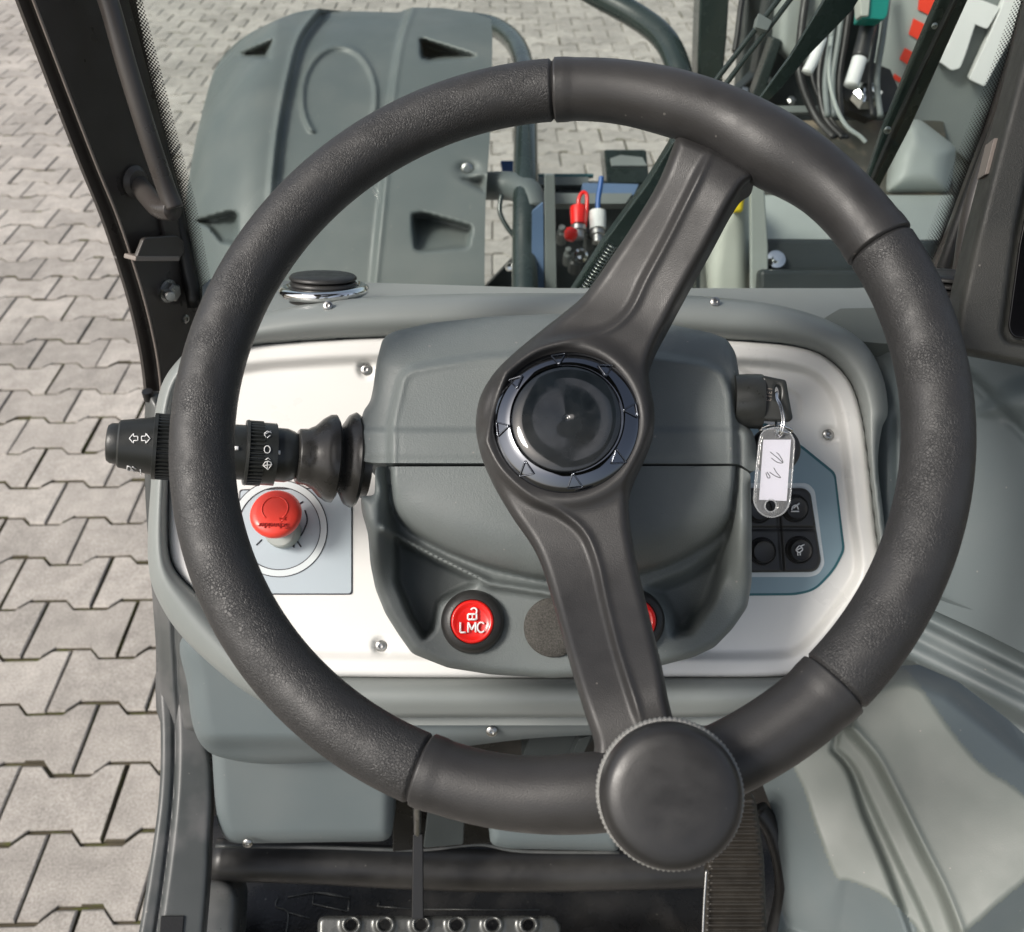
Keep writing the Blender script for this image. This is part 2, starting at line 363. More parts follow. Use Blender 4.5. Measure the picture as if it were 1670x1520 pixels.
def dots_mat():                    # printed black dots of the windscreen border
    m = bpy.data.materials.new('dots'); m.use_nodes = True; t = m.node_tree; t.nodes.clear(); L = t.links.new
    o = t.nodes.new('ShaderNodeOutputMaterial'); mx = t.nodes.new('ShaderNodeMixShader'); tr = t.nodes.new('ShaderNodeBsdfTransparent'); d = t.nodes.new('ShaderNodeBsdfPrincipled')
    d.inputs['Base Color'].default_value = (.008, .008, .008, 1); d.inputs['Roughness'].default_value = .35
    uv = t.nodes.new('ShaderNodeUVMap'); sp = t.nodes.new('ShaderNodeSeparateXYZ'); L(uv.outputs[0], sp.inputs[0])
    def mth(op, a, b=None, c=None):
        n = t.nodes.new('ShaderNodeMath'); n.operation = op
        for k, q in enumerate((a, b, c)):
            if q is None: continue
            if isinstance(q, (int, float)): n.inputs[k].default_value = q
            else: L(q, n.inputs[k])
        return n.outputs[0]
    p = .0026
    def lattice(sh):
        fx = mth('SUBTRACT', mth('FRACT', mth('ADD', mth('DIVIDE', sp.outputs[0], p), sh)), .5); fy = mth('SUBTRACT', mth('FRACT', mth('ADD', mth('DIVIDE', sp.outputs[1], p), sh)), .5)
        return mth('SQRT', mth('ADD', mth('MULTIPLY', fx, fx), mth('MULTIPLY', fy, fy)))
    r = mth('MINIMUM', lattice(0), lattice(.5)); size = mth('MULTIPLY_ADD', sp.outputs[0], -24.0, .44)   # dots shrink inward
    L(mth('LESS_THAN', r, size), mx.inputs[0]); L(tr.outputs[0], mx.inputs[1]); L(d.outputs[0], mx.inputs[2]); L(mx.outputs[0], o.inputs[0])
    M['dots'] = m
dots_mat()
def paver_mat():
    m = mat('paver', (.40, .37, .335), .85); t = m.node_tree; b = t.nodes['Principled BSDF']; L = t.links.new
    at = t.nodes.new('ShaderNodeAttribute'); at.attribute_name = 'tone'; tc = t.nodes.new('ShaderNodeTexCoord')
    def noise(s, d):
        n = t.nodes.new('ShaderNodeTexNoise'); n.inputs['Scale'].default_value = s; n.inputs['Detail'].default_value = d; L(tc.outputs['Object'], n.inputs['Vector']); return n
    n1, n2, n3 = noise(260, 6), noise(22, 6), noise(2.2, 4)
    r = t.nodes.new('ShaderNodeValToRGB'); r.color_ramp.elements[0].position = .3; r.color_ramp.elements[0].color = (.28, .255, .225, 1)
    r.color_ramp.elements[1].position = .68; r.color_ramp.elements[1].color = (.49, .455, .41, 1); L(n1.outputs['Fac'], r.inputs[0])
    def mul(a, f, lo_, hi):
        q = t.nodes.new('ShaderNodeMapRange'); q.inputs['From Min'].default_value = .3; q.inputs['From Max'].default_value = .7; q.inputs['To Min'].default_value = lo_; q.inputs['To Max'].default_value = hi
        L(f, q.inputs['Value']); x = t.nodes.new('ShaderNodeMix'); x.data_type = 'RGBA'; x.blend_type = 'MULTIPLY'; x.inputs['Factor'].default_value = 1
        L(a, x.inputs['A']); L(q.outputs['Result'], x.inputs['B']); return x.outputs['Result']
    c = mul(r.outputs[0], n2.outputs['Fac'], .84, 1.1); c = mul(c, n3.outputs['Fac'], .88, 1.10); c = mul(c, noise(7, 6).outputs['Fac'], .88, 1.08); c = mul(c, at.outputs['Fac'], .90, 1.08)
    v = t.nodes.new('ShaderNodeTexVoronoi'); v.inputs['Scale'].default_value = 170; L(tc.outputs['Object'], v.inputs['Vector'])
    sp = t.nodes.new('ShaderNodeMapRange'); sp.inputs['From Min'].default_value = .10; sp.inputs['From Max'].default_value = .16; sp.inputs['To Min'].default_value = .55; sp.inputs['To Max'].default_value = 0; L(v.outputs['Distance'], sp.inputs['Value'])
    x = t.nodes.new('ShaderNodeMix'); x.data_type = 'RGBA'; L(sp.outputs['Result'], x.inputs['Factor']); L(c, x.inputs['A']); x.inputs['B'].default_value = (.2, .18, .16, 1)
    L(x.outputs['Result'], b.inputs['Base Color'])
    bp = t.nodes.new('ShaderNodeBump'); bp.inputs['Strength'].default_value = .5; bp.inputs['Distance'].default_value = .0025; L(n1.outputs['Fac'], bp.inputs['Height']); L(bp.outputs['Normal'], b.inputs['Normal'])
paver_mat()

# ------------------------------------------------------------------ ground
def build_ground():
    g = mk('ground', [(-400, -400, -.009), (400, -400, -.009), (400, 400, -.009), (-400, 400, -.009)], [[0, 1, 2, 3]], M['moss_joint'], smooth=False); g['kind'] = 'structure'
    Z = Plane((0, 0, 0), (0, 0, 1))
    x0 = Z.hit(147, 992)[0]; Y0 = Z.hit(147, 985)[1]
    L_, P_, A_, gap, bw = .2, PROW, .0125, .0044, .003
    q = np.array([0, .17, .33, .5])
    V = []; F = []; T = []; side = []
    # half outline of the wavy bed joint over one period L: high around 0, low around L/2
    def wave(x):
        f = (x/L_) % 1.0; f = min(f, 1-f)             # 0 at a high centre, .5 at a low centre
        return A_*(1-2*float(ss(.19, .31, f)) if False else 1-2*min(max((f-.19)/.12, 0), 1))
    xsr = [0, .19, .31, .5, .69, .81, 1.0]
    for k in range(-14, 75):
        yt, yb = Y0+(k+1)*P_, Y0+k*P_
        nmax = 16 if k < 30 else 24
        for i in range(-nmax, nmax):
            # joint centres of this row: top wave high / bottom wave low at the joint
            xs0 = x0+i*L_+(k % 2)*L_/2
            if xs0 < -4.2 or xs0 > 3.8: continue
            loop = []
            jx, jy = np.random.normal(0, .0009, 2); rot = np.random.normal(0, .006)
            for s_, yy, sg in ((0, yb, -1), (1, yt, 1)):
                rng = xsr if s_ == 0 else xsr[::-1]
                for f in rng:
                    x = f*L_; wv = A_*(1-2*min(max((min(f, 1-f)-.19)/.12, 0), 1))
                    y = yy+(wv if s_ else -wv); y += -gap*.85 if s_ else gap*.85
                    x = min(max(x, gap/2), L_-gap/2); loop.append((x-L_/2, y-(yb+yt)/2))
            loop = np.array(loop); c, s2 = math.cos(rot), math.sin(rot); loop = loop@np.array([[c, s2], [-s2, c]])
            ctr = np.array([xs0+L_/2+jx, (yb+yt)/2+jy]); n = len(loop); b = len(V)
            dz = np.random.normal(0, .0007); tx, ty = np.random.normal(0, .004, 2)
            sc_ = np.array([1-2*bw/L_, 1-2.2*bw/P_])
            for pt in loop: V.append((ctr[0]+pt[0], ctr[1]+pt[1], -.0035+dz))
            for pt in loop*sc_: V.append((ctr[0]+pt[0], ctr[1]+pt[1], dz+pt[0]*tx+pt[1]*ty))
            for pt in loop: V.append((ctr[0]+pt[0], ctr[1]+pt[1], -.012))
            F.append([b+n+j for j in range(n)])
            for j in range(n):
                F.append([b+j, b+(j+1) % n, b+n+(j+1) % n, b+n+j]); F.append([b+2*n+j, b+2*n+(j+1) % n, b+(j+1) % n, b+j]); side.append(len(F)-1)
                if np.random.rand() < .16: side.append(len(F)-2)
            T += [np.random.rand()]*(3*n)
    o = mk('paving', V, F, M['paver'], smooth=False); o['kind'] = 'structure'; o.data.materials.append(M['moss_joint'])
    mi = np.zeros(len(F), 'i'); mi[side] = 1; o.data.polygons.foreach_set('material_index', mi)
    a = o.data.attributes.new('tone', 'FLOAT', 'POINT'); a.data.foreach_set('value', np.array(T, 'f'))
PROW = .137
build_ground()

# ------------------------------------------------------------------ steering wheel
WC = CAM+camv(.0209, -.0294, .4723); WN = camv(-.1185, -.2439, -.9625); WP = Plane(WC, WN)
E1 = nrm(RT-(RT@WN)*WN); E2 = np.cross(WN, E1); RW, RTUBE = .1880, .0168
def wang(px, py): d = WP.hit(px, py)-WC; return math.atan2(d@E2, d@E1)
sw = empty('steering_wheel', WC, 'two-spoke dark grey steering wheel with a spinner knob in front of the dashboard', 'steering wheel')
BUMPS = []
def arc(name, m, a0, a1, rf, seg=40):
    while a1 < a0: a1 += 2*math.pi
    n = int((a1-a0)/.012)
    t = np.concatenate([np.linspace(a0, a0+.03, 12, endpoint=False), np.linspace(a0+.03, a1-.03, n, endpoint=False), np.linspace(a1-.03, a1, 12)])
    V = []; ph = np.linspace(0, 2*np.pi, seg, endpoint=False)
    for a in t:
        r = rf((a-a0)*RW, (a1-a)*RW); d = math.cos(a)*E1+math.sin(a)*E2
        bu = sum(h_*math.exp(-((math.remainder(a-a_, 2*math.pi))/w_)**2) for a_, w_, h_ in BUMPS)*ss(0, .03, min((a-a0)*RW, (a1-a)*RW)); r = r+bu*.5
        V.append(WC+d*(RW-bu*.5)+r*(np.cos(ph)[:, None]*d+np.sin(ph)[:, None]*WN*.97))
    V = np.concatenate(V); N = len(t)
    F = [[i*seg+k, (i+1)*seg+k, (i+1)*seg+(k+1) % seg, i*seg+(k+1) % seg] for i in range(N-1) for k in range(seg)]
    F += [list(range(seg)), list(range((N-1)*seg, N*seg))[::-1]]
    return mk(name, V, F, m, sw)
aT, aR, aB, aL = wang(903, 143), wang(1428, 405), wang(1376, 1128), wang(690, 1245)
grip_r = lambda s, e: RTUBE*1.0-.0016*(1-ss(0, .0022, min(s, e)))
rim_r = lambda s, e: RTUBE*1.0+.0006*(1-ss(.006, .012, min(s, e)))-.0016*(1-ss(0, .0012, min(s, e)))
g1 = arc('grip', M['leather'], aT, aL, grip_r); g2 = arc('grip', M['leather'], aB, aR, grip_r)
BUMPS += [(wang(1245, 255), .15, .0068), (wang(1095, 190), .14, .0020), (wang(955, 1290), .12, .0022)]
arc('rim', M['wheel_plastic'], aR, aT, rim_r); arc('rim', M['wheel_plastic'], aL, aB, rim_r)
spoke = [(1112, 205), (1098, 238), (1072, 300), (1035, 362), (998, 418), (955, 478), (922, 508), (885, 537), (840, 574), (806, 608), (783, 648), (776, 692),
         (783, 738), (803, 788), (832, 838), (858, 875), (880, 915), (898, 970), (916, 1035), (937, 1110), (955, 1168), (968, 1208), (966, 1232), (945, 1248), (930, 1275),
         (1010, 1310), (1110, 1300), (1150, 1255), (1128, 1235), (1106, 1195), (1092, 1150), (1078, 1080), (1058, 1000), (1038, 915), (1027, 850), (1026, 805), (1036, 772), (1052, 738),
         (1066, 700), (1067, 665), (1060, 628), (1058, 598), (1070, 562), (1092, 520), (1125, 458), (1160, 396), (1192, 336), (1204, 316), (1212, 304), (1220, 297), (1230, 290), (1234, 276), (1225, 240), (1180, 180)]
spoke = spl(spoke, 5)
crease_u = spl([(820, 604), (872, 566), (930, 548), (985, 534), (1022, 505), (1050, 450), (1085, 385), (1125, 305), (1160, 235)], 6, False)
crease_l = spl([(786, 720), (812, 768), (862, 815), (912, 840), (948, 870), (968, 915), (984, 985), (1003, 1060), (1028, 1140), (1050, 1210)], 6, False)
raisedP = np.vstack([crease_u, [(1300, 250), (1120, 560), (1110, 760), (1060, 860), (1130, 1250)], crease_l[::-1]])
def hsp(x, y, s):
    r = np.hypot(x-925, y-690)/600
    f = 1-ss(.74, .90, r); rim_d = np.abs(np.hypot((x-928)/596, (y-722)/579)-1)*590
    z = -.032+.036*ss(.32, .86, r)-.016*ss(62, 30, rim_d)
    z += .0042*ss(-7, 7, sdf(x, y, raisedP))*f
    z += .0016*np.exp(-(sdf(x, y, raisedP)-6)**2/40)*f
    hr = np.hypot(x-922, (y-686))
    z += .0045*np.exp(-((hr-128)/16)**2) - .002*(1-ss(112, 122, hr))
    return z+rnd(s, 16, .009)
relief('spoke_frame', M['wheel_plastic'], sw, WP, spoke, hsp, 3.5, .018)
# hub cap
hc = WP.hit(924, 686, -.0245); px2m = ((hc-CAM)@FW)/1500
cap = lathe('hub_cap', M['gloss_black'], sw, hc-WN*.006, WN, [(0, .0398), (.0052, .0398), (.0060, .0392), (.0074, .0368), (.0092, .0335), (.0104, .0308), (.0104, .0300), (.0070, .0298)], 128, sharp=50)
mk_disc = lathe('cap_disc', M['gloss_disc'], cap, hc+WN*.0010, WN, [(0, .0294), (.0030, .0294), (.0037, .0287), (.0037, .022), (.0037, .0022), (.0035, .0016), (.0030, .0008), (.0030, .0001)], 96, sharp=60)
Ev, Eu = E2, E1
def seglist(name, m, parent, polys, r, seg=8):
    parts = []
    for P in polys:
        P = np.asarray(P); parts.append(tubev(P, r, seg))
    v, f = join(parts); return mk(name, v, f, m, parent)
for k in range(8):
    a = math.radians(6+45*k); ctr = hc+(Eu*math.cos(a)+Ev*math.sin(a))*.0346+WN*.0032
    d = -(Eu*math.cos(a)+Ev*math.sin(a)); tt = np.cross(WN, d)
    if k in (1, 3, 5, 7): d = nrm(d+tt*(.9 if k in (1, 5) else -.9)); tt = np.cross(WN, d)
    sl_ = lambda v: v+WN*(-(v-hc)@nrm(ctr-WN*.0032-hc)+.0346)*.55
    q = [sl_(z_) for z_ in (ctr+d*.0040, ctr-d*.0032+tt*.0040, ctr-d*.0032-tt*.0040, ctr+d*.0040)]
    P = np.concatenate([np.linspace(q[i], q[i+1], 6, endpoint=False) for i in range(3)]); P = np.vstack([P, P[:1]])
    seglist('arrow_mark', M['gloss_black'], cap, [P], .00042)
# spinner knob
kc = WP.hit(1093, 1296, .045); kn = nrm(WN*.9+(-FW)*.25); kD = (kc-CAM)@FW; kr = 119*kD/1500
knob = lathe('spinner_knob', M['knob_edge'], sw, kc-kn*.014, kn, [(0, kr*.86), (.003, kr*.97), (.007, kr*1.02), (.0105, kr*1.02), (.0125, kr*.99), (.013, kr*.90)], 360, ribs=(1, 4, 2, .012), sharp=60)
lathe('knob_cap', M['knob_plastic'], knob, kc-kn*.004, kn, [(0, kr*.975), (.0045, kr*.972), (.0085, kr*.945), (.0112, kr*.88), (.0126, kr*.80), (.0134, kr*.66), (.0138, kr*.45), (.0139, kr*.2), (.0139, .0002)], 96, sharp=70)
lathe('knob_stem', M['stalk'], knob, kc-kn*.048, kn, [(0, .016), (.01, .014), (.03, .012), (.036, .022)], 40)

# ------------------------------------------------------------------ steering column shroud
PP = PE(905, 700, .600, 50)
colu = empty('steering_column', PP.hit(905, 760, -.05), 'grey moulded steering column cover behind the steering wheel with two red buttons', 'steering column')
upper = [(624, 552), (640, 541), (700, 527), (800, 516), (900, 512), (1000, 516), (1090, 528), (1160, 543), (1186, 553), (1200, 576), (1207, 620), (1212, 672), (1216, 692), (1229, 706), (1234, 730), (1234, 766), (1226, 770), (1205, 756), (1100, 756),
         (610, 755), (588, 752), (588, 720), (591, 672), (604, 655), (609, 630), (614, 590)]
innerU = rc([(634, 900), (634, 690), (652, 612), (668, 598), (780, 578), (905, 570), (1050, 574), (1150, 590), (1182, 604), (1196, 640), (1200, 700), (1204, 900)], 14)
def h_up(x, y, s):
    su = sdf(x, y, innerU); z = .034+.009*ss(-5, 8, su)+.0012*np.exp(-((su-8)/5)**2)
    z += .0035*ss(696, 706, y)+ .003*ss(0, 12, x-1204)*ss(688, 700, y)
    z -= .030*np.clip((600-y)/88, 0, 1)**1.6
    z -= .010*np.clip((660-x)/60, 0, 1)**2 + .008*np.clip((x-1170)/60, 0, 1)**2
    return z+rnd(s, 16, .010)*ss(760, 735, y)
relief('upper_cover', M['pod'], colu, PP, rc(upper, 9), h_up, 4, .075)
lower = [(612, 761), (1100, 760), (1203, 760), (1224, 772), (1226, 850), (1226, 950), (1219, 990), (1195, 1025), (1165, 1056), (1130, 1072), (1060, 1090), (980, 1102), (900, 1106), (800, 1100), (730, 1089), (672, 1066), (650, 1035), (628, 1000), (612, 960), (604, 920), (600, 870), (590, 835), (588, 809), (611, 808)]
bowl = rc([(634, 560), (634, 760), (640, 835), (668, 868), (720, 900), (800, 930), (890, 950), (1000, 948), (1090, 925), (1160, 886), (1196, 850), (1204, 760), (1204, 560)], 30)
pockL = rc([(640, 868), (700, 902), (790, 948), (766, 962), (720, 985), (712, 1030), (690, 1048), (664, 1005), (641, 950)], 10)
pockR = rc([(1188, 872), (1120, 925), (1046, 955), (1080, 1000), (1092, 1046), (1130, 1040), (1170, 985), (1190, 930)], 12)
def h_lo(x, y, s):
    sb = sdf(x, y, bowl)
    z = .033*ss(980, 840, y)*ss(655, 612, x)+.033*ss(980, 840, y)*ss(1180, 1210, x)+.004
    z = np.maximum(z, 0)
    bz = .044*(np.sqrt(np.clip(1-(1-np.clip(sb/95, 0, 1))**2, 0, 1))*.75+.25*ss(0, 10, sb))
    bz = bz+(np.maximum(bz, .044-.02*(1-ss(0, 9, sb)))-bz)*ss(900, 770, y)
    z = np.where(sb > 0, np.maximum(z*(1-ss(0, 10, sb)), bz), z)
    z += .010*np.exp(-(dline(x, y, [(628, 862), (660, 886), (800, 952), (900, 968)])/7)**2)*(sb <= 0)
    z -= .034*ss(0, 11, sdf(x, y, pockL))+.022*ss(0, 26, sdf(x, y, pockR))
    z += .0*y
    return z+rnd(s, 16, .010)*ss(775, 800, y)
relief('lower_cover', M['pod'], colu, PP, rc(lower, 7), h_lo, 4, .11)
mk_gap = prism('shroud_core', M['seal'], colu, PP, rc([(640, 700), (1190, 700), (1190, 830), (640, 830)], 10), .05, .018, 0)
def rcap(parent, px, py, rb, r, lettering=False):
    c = PP.hit(px, py, .004); D = (c-CAM)@FW; R1 = rb*D/1500; R2 = r*D/1500; n = nrm(PP.n)
    b = lathe('push_button', M['black_rubber'], parent, c-n*.004, n, [(0, R1*1.03), (.006, R1*1.03), (.010, R1*.97), (.0125, R1*.86), (.013, R1*.72), (.0115, R1*.665), (.008, R1*.66)], 64, sharp=60)
    lathe('button_cap', M['red'], b, c+n*.003, n, [(0, R2), (.0048, R2), (.0064, R2*.95), (.0068, R2*.88), (.0060, R2*.80), (.0052, R2*.6), (.0048, .0002)], 64, sharp=70)
    if lettering:
        u, v, n = PP.frame(); u = nrm(RT-(RT@n)*n); v = np.cross(n, u); c0 = c+n*.0101
        k = R2/35; T = []
        def bar(x0, y0, x1, y1, w_=1.6):
            A, B = c0+u*x0*k+v*y0*k, c0+u*x1*k+v*y1*k; T.append(tubev(np.linspace(A, B, 4), w_*k, 8))
        bar(-7, 3.5, 7, 3.5); bar(-7, 12, 7, 12); bar(-7, 3.5, -7, 12); bar(7, 3.5, 7, 12); bar(0, 4, 0, 11, 1.0)
        B_ = []
        for P_ in ([(-19, -1), (-19, -17), (-10, -17)], [(-6.5, -17), (-6.5, -1), (-.5, -13), (5.5, -1), (5.5, -17)], [(20+0*q, 0) for q in ()] or [(14.5+6*math.cos(q), -9+8*math.sin(q)) for q in np.linspace(.75, 2*math.pi-.75, 14)]):
            for (xa, ya), (xb, yb) in zip(P_[:-1], P_[1:]): B_.append(tubev(np.linspace(c0+u*xa*k+v*ya*k, c0+u*xb*k+v*yb*k, 3), 1.55*k, 8))
        vv, ff = join(B_); mk('lettering', vv, ff, M['white_ink'], b)
        t = np.linspace(math.pi*.9, -.5, 12); A = [c0+u*(2.5+4.8*math.cos(a))*k+v*(17+4.6*math.sin(a))*k for a in t]; A.append(c0+u*6.6*k+v*12*k)
        T.append(tubev(np.array(A), 1.5*k, 8)); vv, ff = join(T); mk('lock_symbol', vv, ff, M['white_ink'], b)
    return b
b1 = rcap(colu, 771, 1014, 50, 35, True); b1['label'] = 'red round button marked LMC with an open padlock'
b2 = rcap(colu, 1032, 1012, 50, 35); b2['label'] = 'red round button half hidden behind the lower spoke'
c = PP.hit(902, 1023, .004); Rf = 48*((c-CAM)@FW)/1500
lathe('foam_plug', M['foam'], colu, c-PP.n*.004, PP.n, [(0, Rf), (.006, Rf), (.008, Rf*.96), (.0085, Rf*.5), (.0086, .0002)], 64, sharp=70)
# ignition lock, key
ax = nrm(RT*1.0+DN*.03-FW*.10)
ic = W(1196, 654, .580)
lathe('ignition_lock', M['stalk'], colu, ic, ax, [(0, .0165), (.0075, .0172), (.0165, .0172), (.0175, .0168), (.0176, .012)], 48)
keyE = empty('ignition_key', W(1240, 655, .572), 'black plastic ignition key in the lock with an oval hole, beside the column', 'key')
PK = PE(1268, 655, .565, 44, -12)
relief('key_bow', M['stalk'], keyE, PK, rc([(1243, 612), (1282, 620), (1287, 650), (1293, 682), (1289, 687), (1247, 685), (1241, 682)], 4), lambda x, y, s: rnd(s, 5, .0015), 2.5, .006, holes=[ell(1268, 640, 4.5, 12)])
ptube('key_shaft', M['steel'], keyE, [(1246, 655, .574), (1225, 655, .580)], 7)
uK, vK, nK = PK.frame()
text('key_number', M['frame_edge'], keyE, '1313', PK.hit(1254, 643, .0004), -vK, uK, .0045, .0001)
ring = empty('key_ring', W(1275, 675, .558), 'thin steel split ring hanging through the ignition key hole', 'key ring')
ptube('ring_wire', M['chrome'], ring, [(1267, 640, .566), (1268, 648, .560), (1275, 665, .555), (1279, 685, .552), (1276, 703, .552), (1271, 712, .556), (1268, 700, .570), (1266, 670, .575)], 1.5, closed=True, seg=10)
ptube('ring_wire', M['chrome'], ring, [(1265, 641, .566), (1266, 650, .5595), (1272, 666, .5545), (1275.5, 685, .5515), (1272.5, 702, .5515), (1269, 710, .5555), (1266, 699, .5700), (1264, 670, .5750)], 1.3, closed=True, seg=10)
fob = empty('key_fob', W(1255, 730, .585), 'round black key fob hanging behind the clear key tag', 'key fob')
PF = PE(1268, 725, .588, 46, -5)
relief('fob_body', M['black_rubber'], fob, PF, ell(1265, 733, 41, 39), lambda x, y, s: rnd(s, 14, .004), 3, .006)
ptube('fob_loop', M['chrome'], fob, [(1238, 701, .580), (1262, 692, .576), (1290, 700, .578), (1286, 706, .580), (1262, 700, .579)], 1.8, closed=True, seg=8)
ktag = empty('key_tag', W(1268, 765, .556), 'clear plastic key tag with a white paper slip and handwriting', 'key tag')
PT = PE(1265, 770, .556, 44, -3)
tagO = rc([(1243, 704), (1262, 696), (1284, 700), (1296, 716), (1293, 760), (1288, 822), (1278, 838), (1258, 845), (1240, 838), (1229, 820), (1233, 770), (1239, 716)], 14)
hole = ell(1257, 825, 9.5, 10)
relief('tag_case', M['clear_plastic'], ktag, PT, tagO, lambda x, y, s: .0012+rnd(s, 4, .0010), 2.5, .003, holes=[hole, ell(1270, 709, 3.5, 4)])
seglist('tag_rim', M['clear_plastic'], ktag, [np.array([PT.hit(a, b, .0012) for a, b in np.vstack([spl(tagO[::2]*1.0, 2), tagO[:1]])]), np.array([PT.hit(a, b, .0012) for a, b in np.vstack([hole, hole[:1]])])], .0005)
paper = prism('paper_slip', M['paper'], ktag, PT, [(1245, 717), (1290, 717), (1283, 817), (1238, 815)], .0003, -.0002, 0)
st = [[(1256, 737), (1266, 745), (1276, 754)], [(1258, 747), (1268, 754), (1277, 754), (1270, 741), (1266, 738)], [(1249, 771), (1252, 779), (1256, 778), (1251, 770)], [(1255, 770), (1264, 776), (1273, 779), (1266, 770), (1262, 763)]]
seglist('handwriting', M['black_ink'], paper, [np.array([PT.hit(a, b, -.0002) for a, b in spl(q, 5, False)]) for q in st], .00028, 6)

# ------------------------------------------------------------------ indicator stalk
SA, SB = W(172, 722, .545), W(600, 752, .600); sa = nrm(SB-SA); LS = np.linalg.norm(SB-SA)
stalk = empty('indicator_stalk', SB, 'black indicator stalk with ribbed rings and rubber boot left of the column', 'control stalk')
def sx(px):      # distance along the stalk axis for a pixel column
    lo_, hi = 0., LS
    for _ in range(40):
        m_ = (lo_+hi)/2; q = SA+sa*m_-CAM; X_ = 835+1500*(q@RT)/(q@FW)
        if X_ < px: lo_ = m_
        else: hi = m_
    return lo_
def rr(px, half): q = SA+sa*sx(px)-CAM; return half*(q@FW)/1500
def pr(L_): return [(sx(a), rr(a, b)) for a, b in L_]
lathe('end_button', M['stalk'], stalk, SA, sa, pr([(173, 22), (175, 29), (181, 33), (196, 34), (200, 30)]), 64)
lathe('stalk_knob', M['stalk'], stalk, SA, sa, pr([(192, 36), (195, 39), (240, 46), (250, 48), (251, 40)]), 64)
lathe('ribbed_ring', M['stalk'], stalk, SA, sa, pr([(249, 40), (250, 54), (256, 54.5), (257, 54), (281, 54), (283, 50)]), 180, ribs=(3, 4, 2, .08))
lathe('stalk_tube', M['stalk'], stalk, SA, sa, pr([(281, 44), (400, 45), (402, 40)]), 64)
lathe('ribbed_ring', M['stalk'], stalk, SA, sa, pr([(398, 42), (399, 53), (403, 54), (404, 53), (426, 53), (427, 51), (448, 51), (449, 44)]), 180, ribs=(3, 4, 2, .08))
lathe('stalk_tube', M['stalk'], stalk, SA, sa, pr([(448, 44), (466, 44), (478, 40), (486, 34), (492, 32)]), 64)
lathe('rubber_boot', M['boot'], stalk, SA, sa, pr([(482, 34), (484, 42), (487, 45), (500, 46), (512, 52), (524, 64), (535, 71), (543, 72), (547, 66), (549, 54), (552, 52), (556, 56), (566, 73), (575, 78), (581, 74), (583, 60), (590, 60), (596, 62)]), 96, sharp=60)
# white symbols on the stalk
def on_stalk(px, py):            # point on the lathe surface in front of the pixel
    t = sx(px); c0 = SA+sa*t; r = ray(px, py); best = None
    return t, c0
def sym(name, pts_list, rad_at, w_=.0003):
    parts = []
    for P in pts_list:
        out = []
        for px, py in np.array(P, float) if len(P) > 2 else np.linspace(P[0], P[1], 4):
            R_ = rr(px, np.interp(px, [195, 240, 248], [40, 47, 49])) if px < 260 else rad_at*1.0; r = ray(px, py); o_ = CAM-SA; rp = r-(r@sa)*sa; op = o_-(o_@sa)*sa
            a = rp@rp; b = rp@op; cc = op@op-(R_+.0001)**2; t = (-b-math.sqrt(max(b*b-a*cc, 0)))/a; out.append(CAM+r*t)
        parts.append(tubev(np.array(out), w_, 6))
    v, f = join(parts); return mk(name, v, f, M['white_ink'], stalk)
def arrow(cx, cy, s, d): return [(cx-d*s*8, cy), (cx-d*s*1, cy-8), (cx-d*s*1, cy-3.5), (cx+d*s*6, cy-3.5), (cx+d*s*6, cy+3.5), (cx-d*s*1, cy+3.5), (cx-d*s*1, cy+8), (cx-d*s*8, cy)]
def poly(P): return [[a, b] for a, b in zip(P[:-1], P[1:])]
sym('indicator_symbol', poly(arrow(219, 715, 1, 1))+poly(arrow(237, 715, 1, -1)), rr(228, 44.2))
sym('light_symbol', [[(208, 760), (214, 762), (213, 768), (207, 766), (208, 760)], [(216, 761), (222, 765)], [(215, 766), (221, 770)], [(229, 766), (230, 775)]], rr(215, 42))
sym('wiper_symbol', [[(431, 707), (436, 703), (443, 706)], [(434, 713), (431, 709), (442, 703)], [(436, 714), (441, 710)]], rr(437, 52.2), .00028)
t_ = np.linspace(0, 2*np.pi, 14); sym('off_symbol', [[(436+5*math.cos(a), 733+6*math.sin(a)) for a in t_]], rr(437, 52.2), .0003)
sym('washer_symbol', [[(429, 759), (432, 754), (437, 752), (442, 754), (443, 758), (437, 766), (429, 759)], [(436, 752), (436, 766)], [(431, 759), (442, 758)], [(433, 750), (437, 747), (441, 750)]], rr(437, 52.2), .0003)
sym('mark_dash', [[(450, 738), (457, 738)]], rr(455, 44.5), .0013)
sym('mark_dash', [[(383, 731), (389, 731)]], rr(388, 45.3), .0013)

# ------------------------------------------------------------------ dashboard
DP = PE(835, 830, .672, 43)
dash = empty('dashboard', DP.hit(835, 830), 'dashboard with grey rolled surround and white instrument panel behind the wheel', 'dashboard')
surr = spl([(250, 720), (255, 660), (275, 606), (330, 552), (400, 519), (500, 496), (620, 484), (760, 479), (900, 478), (1050, 479), (1170, 485), (1270, 498), (1350, 522), (1410, 560), (1440, 615), (1448, 672), (1438, 700),
            (1432, 760), (1442, 850), (1448, 930), (1440, 966), (1402, 1022), (1362, 1072), (1330, 1108), (1280, 1150), (1180, 1168), (1000, 1170), (800, 1170), (600, 1170), (480, 1165), (410, 1135), (345, 1085), (290, 1030), (256, 975), (243, 930), (241, 870), (246, 790)], 5)
whiteP = spl([(279, 740), (283, 670), (302, 616), (345, 582), (400, 566), (500, 557), (620, 551), (760, 547), (900, 546), (1060, 548), (1200, 556), (1290, 564), (1345, 582), (1385, 622), (1405, 680), (1415, 750), (1426, 850),
              (1434, 920), (1424, 962), (1390, 1012), (1350, 1062), (1318, 1090), (1270, 1103), (1100, 1104), (900, 1105), (740, 1105), (600, 1104), (480, 1100), (420, 1080), (375, 1030), (330, 975), (288, 930), (276, 890), (275, 820)], 5)
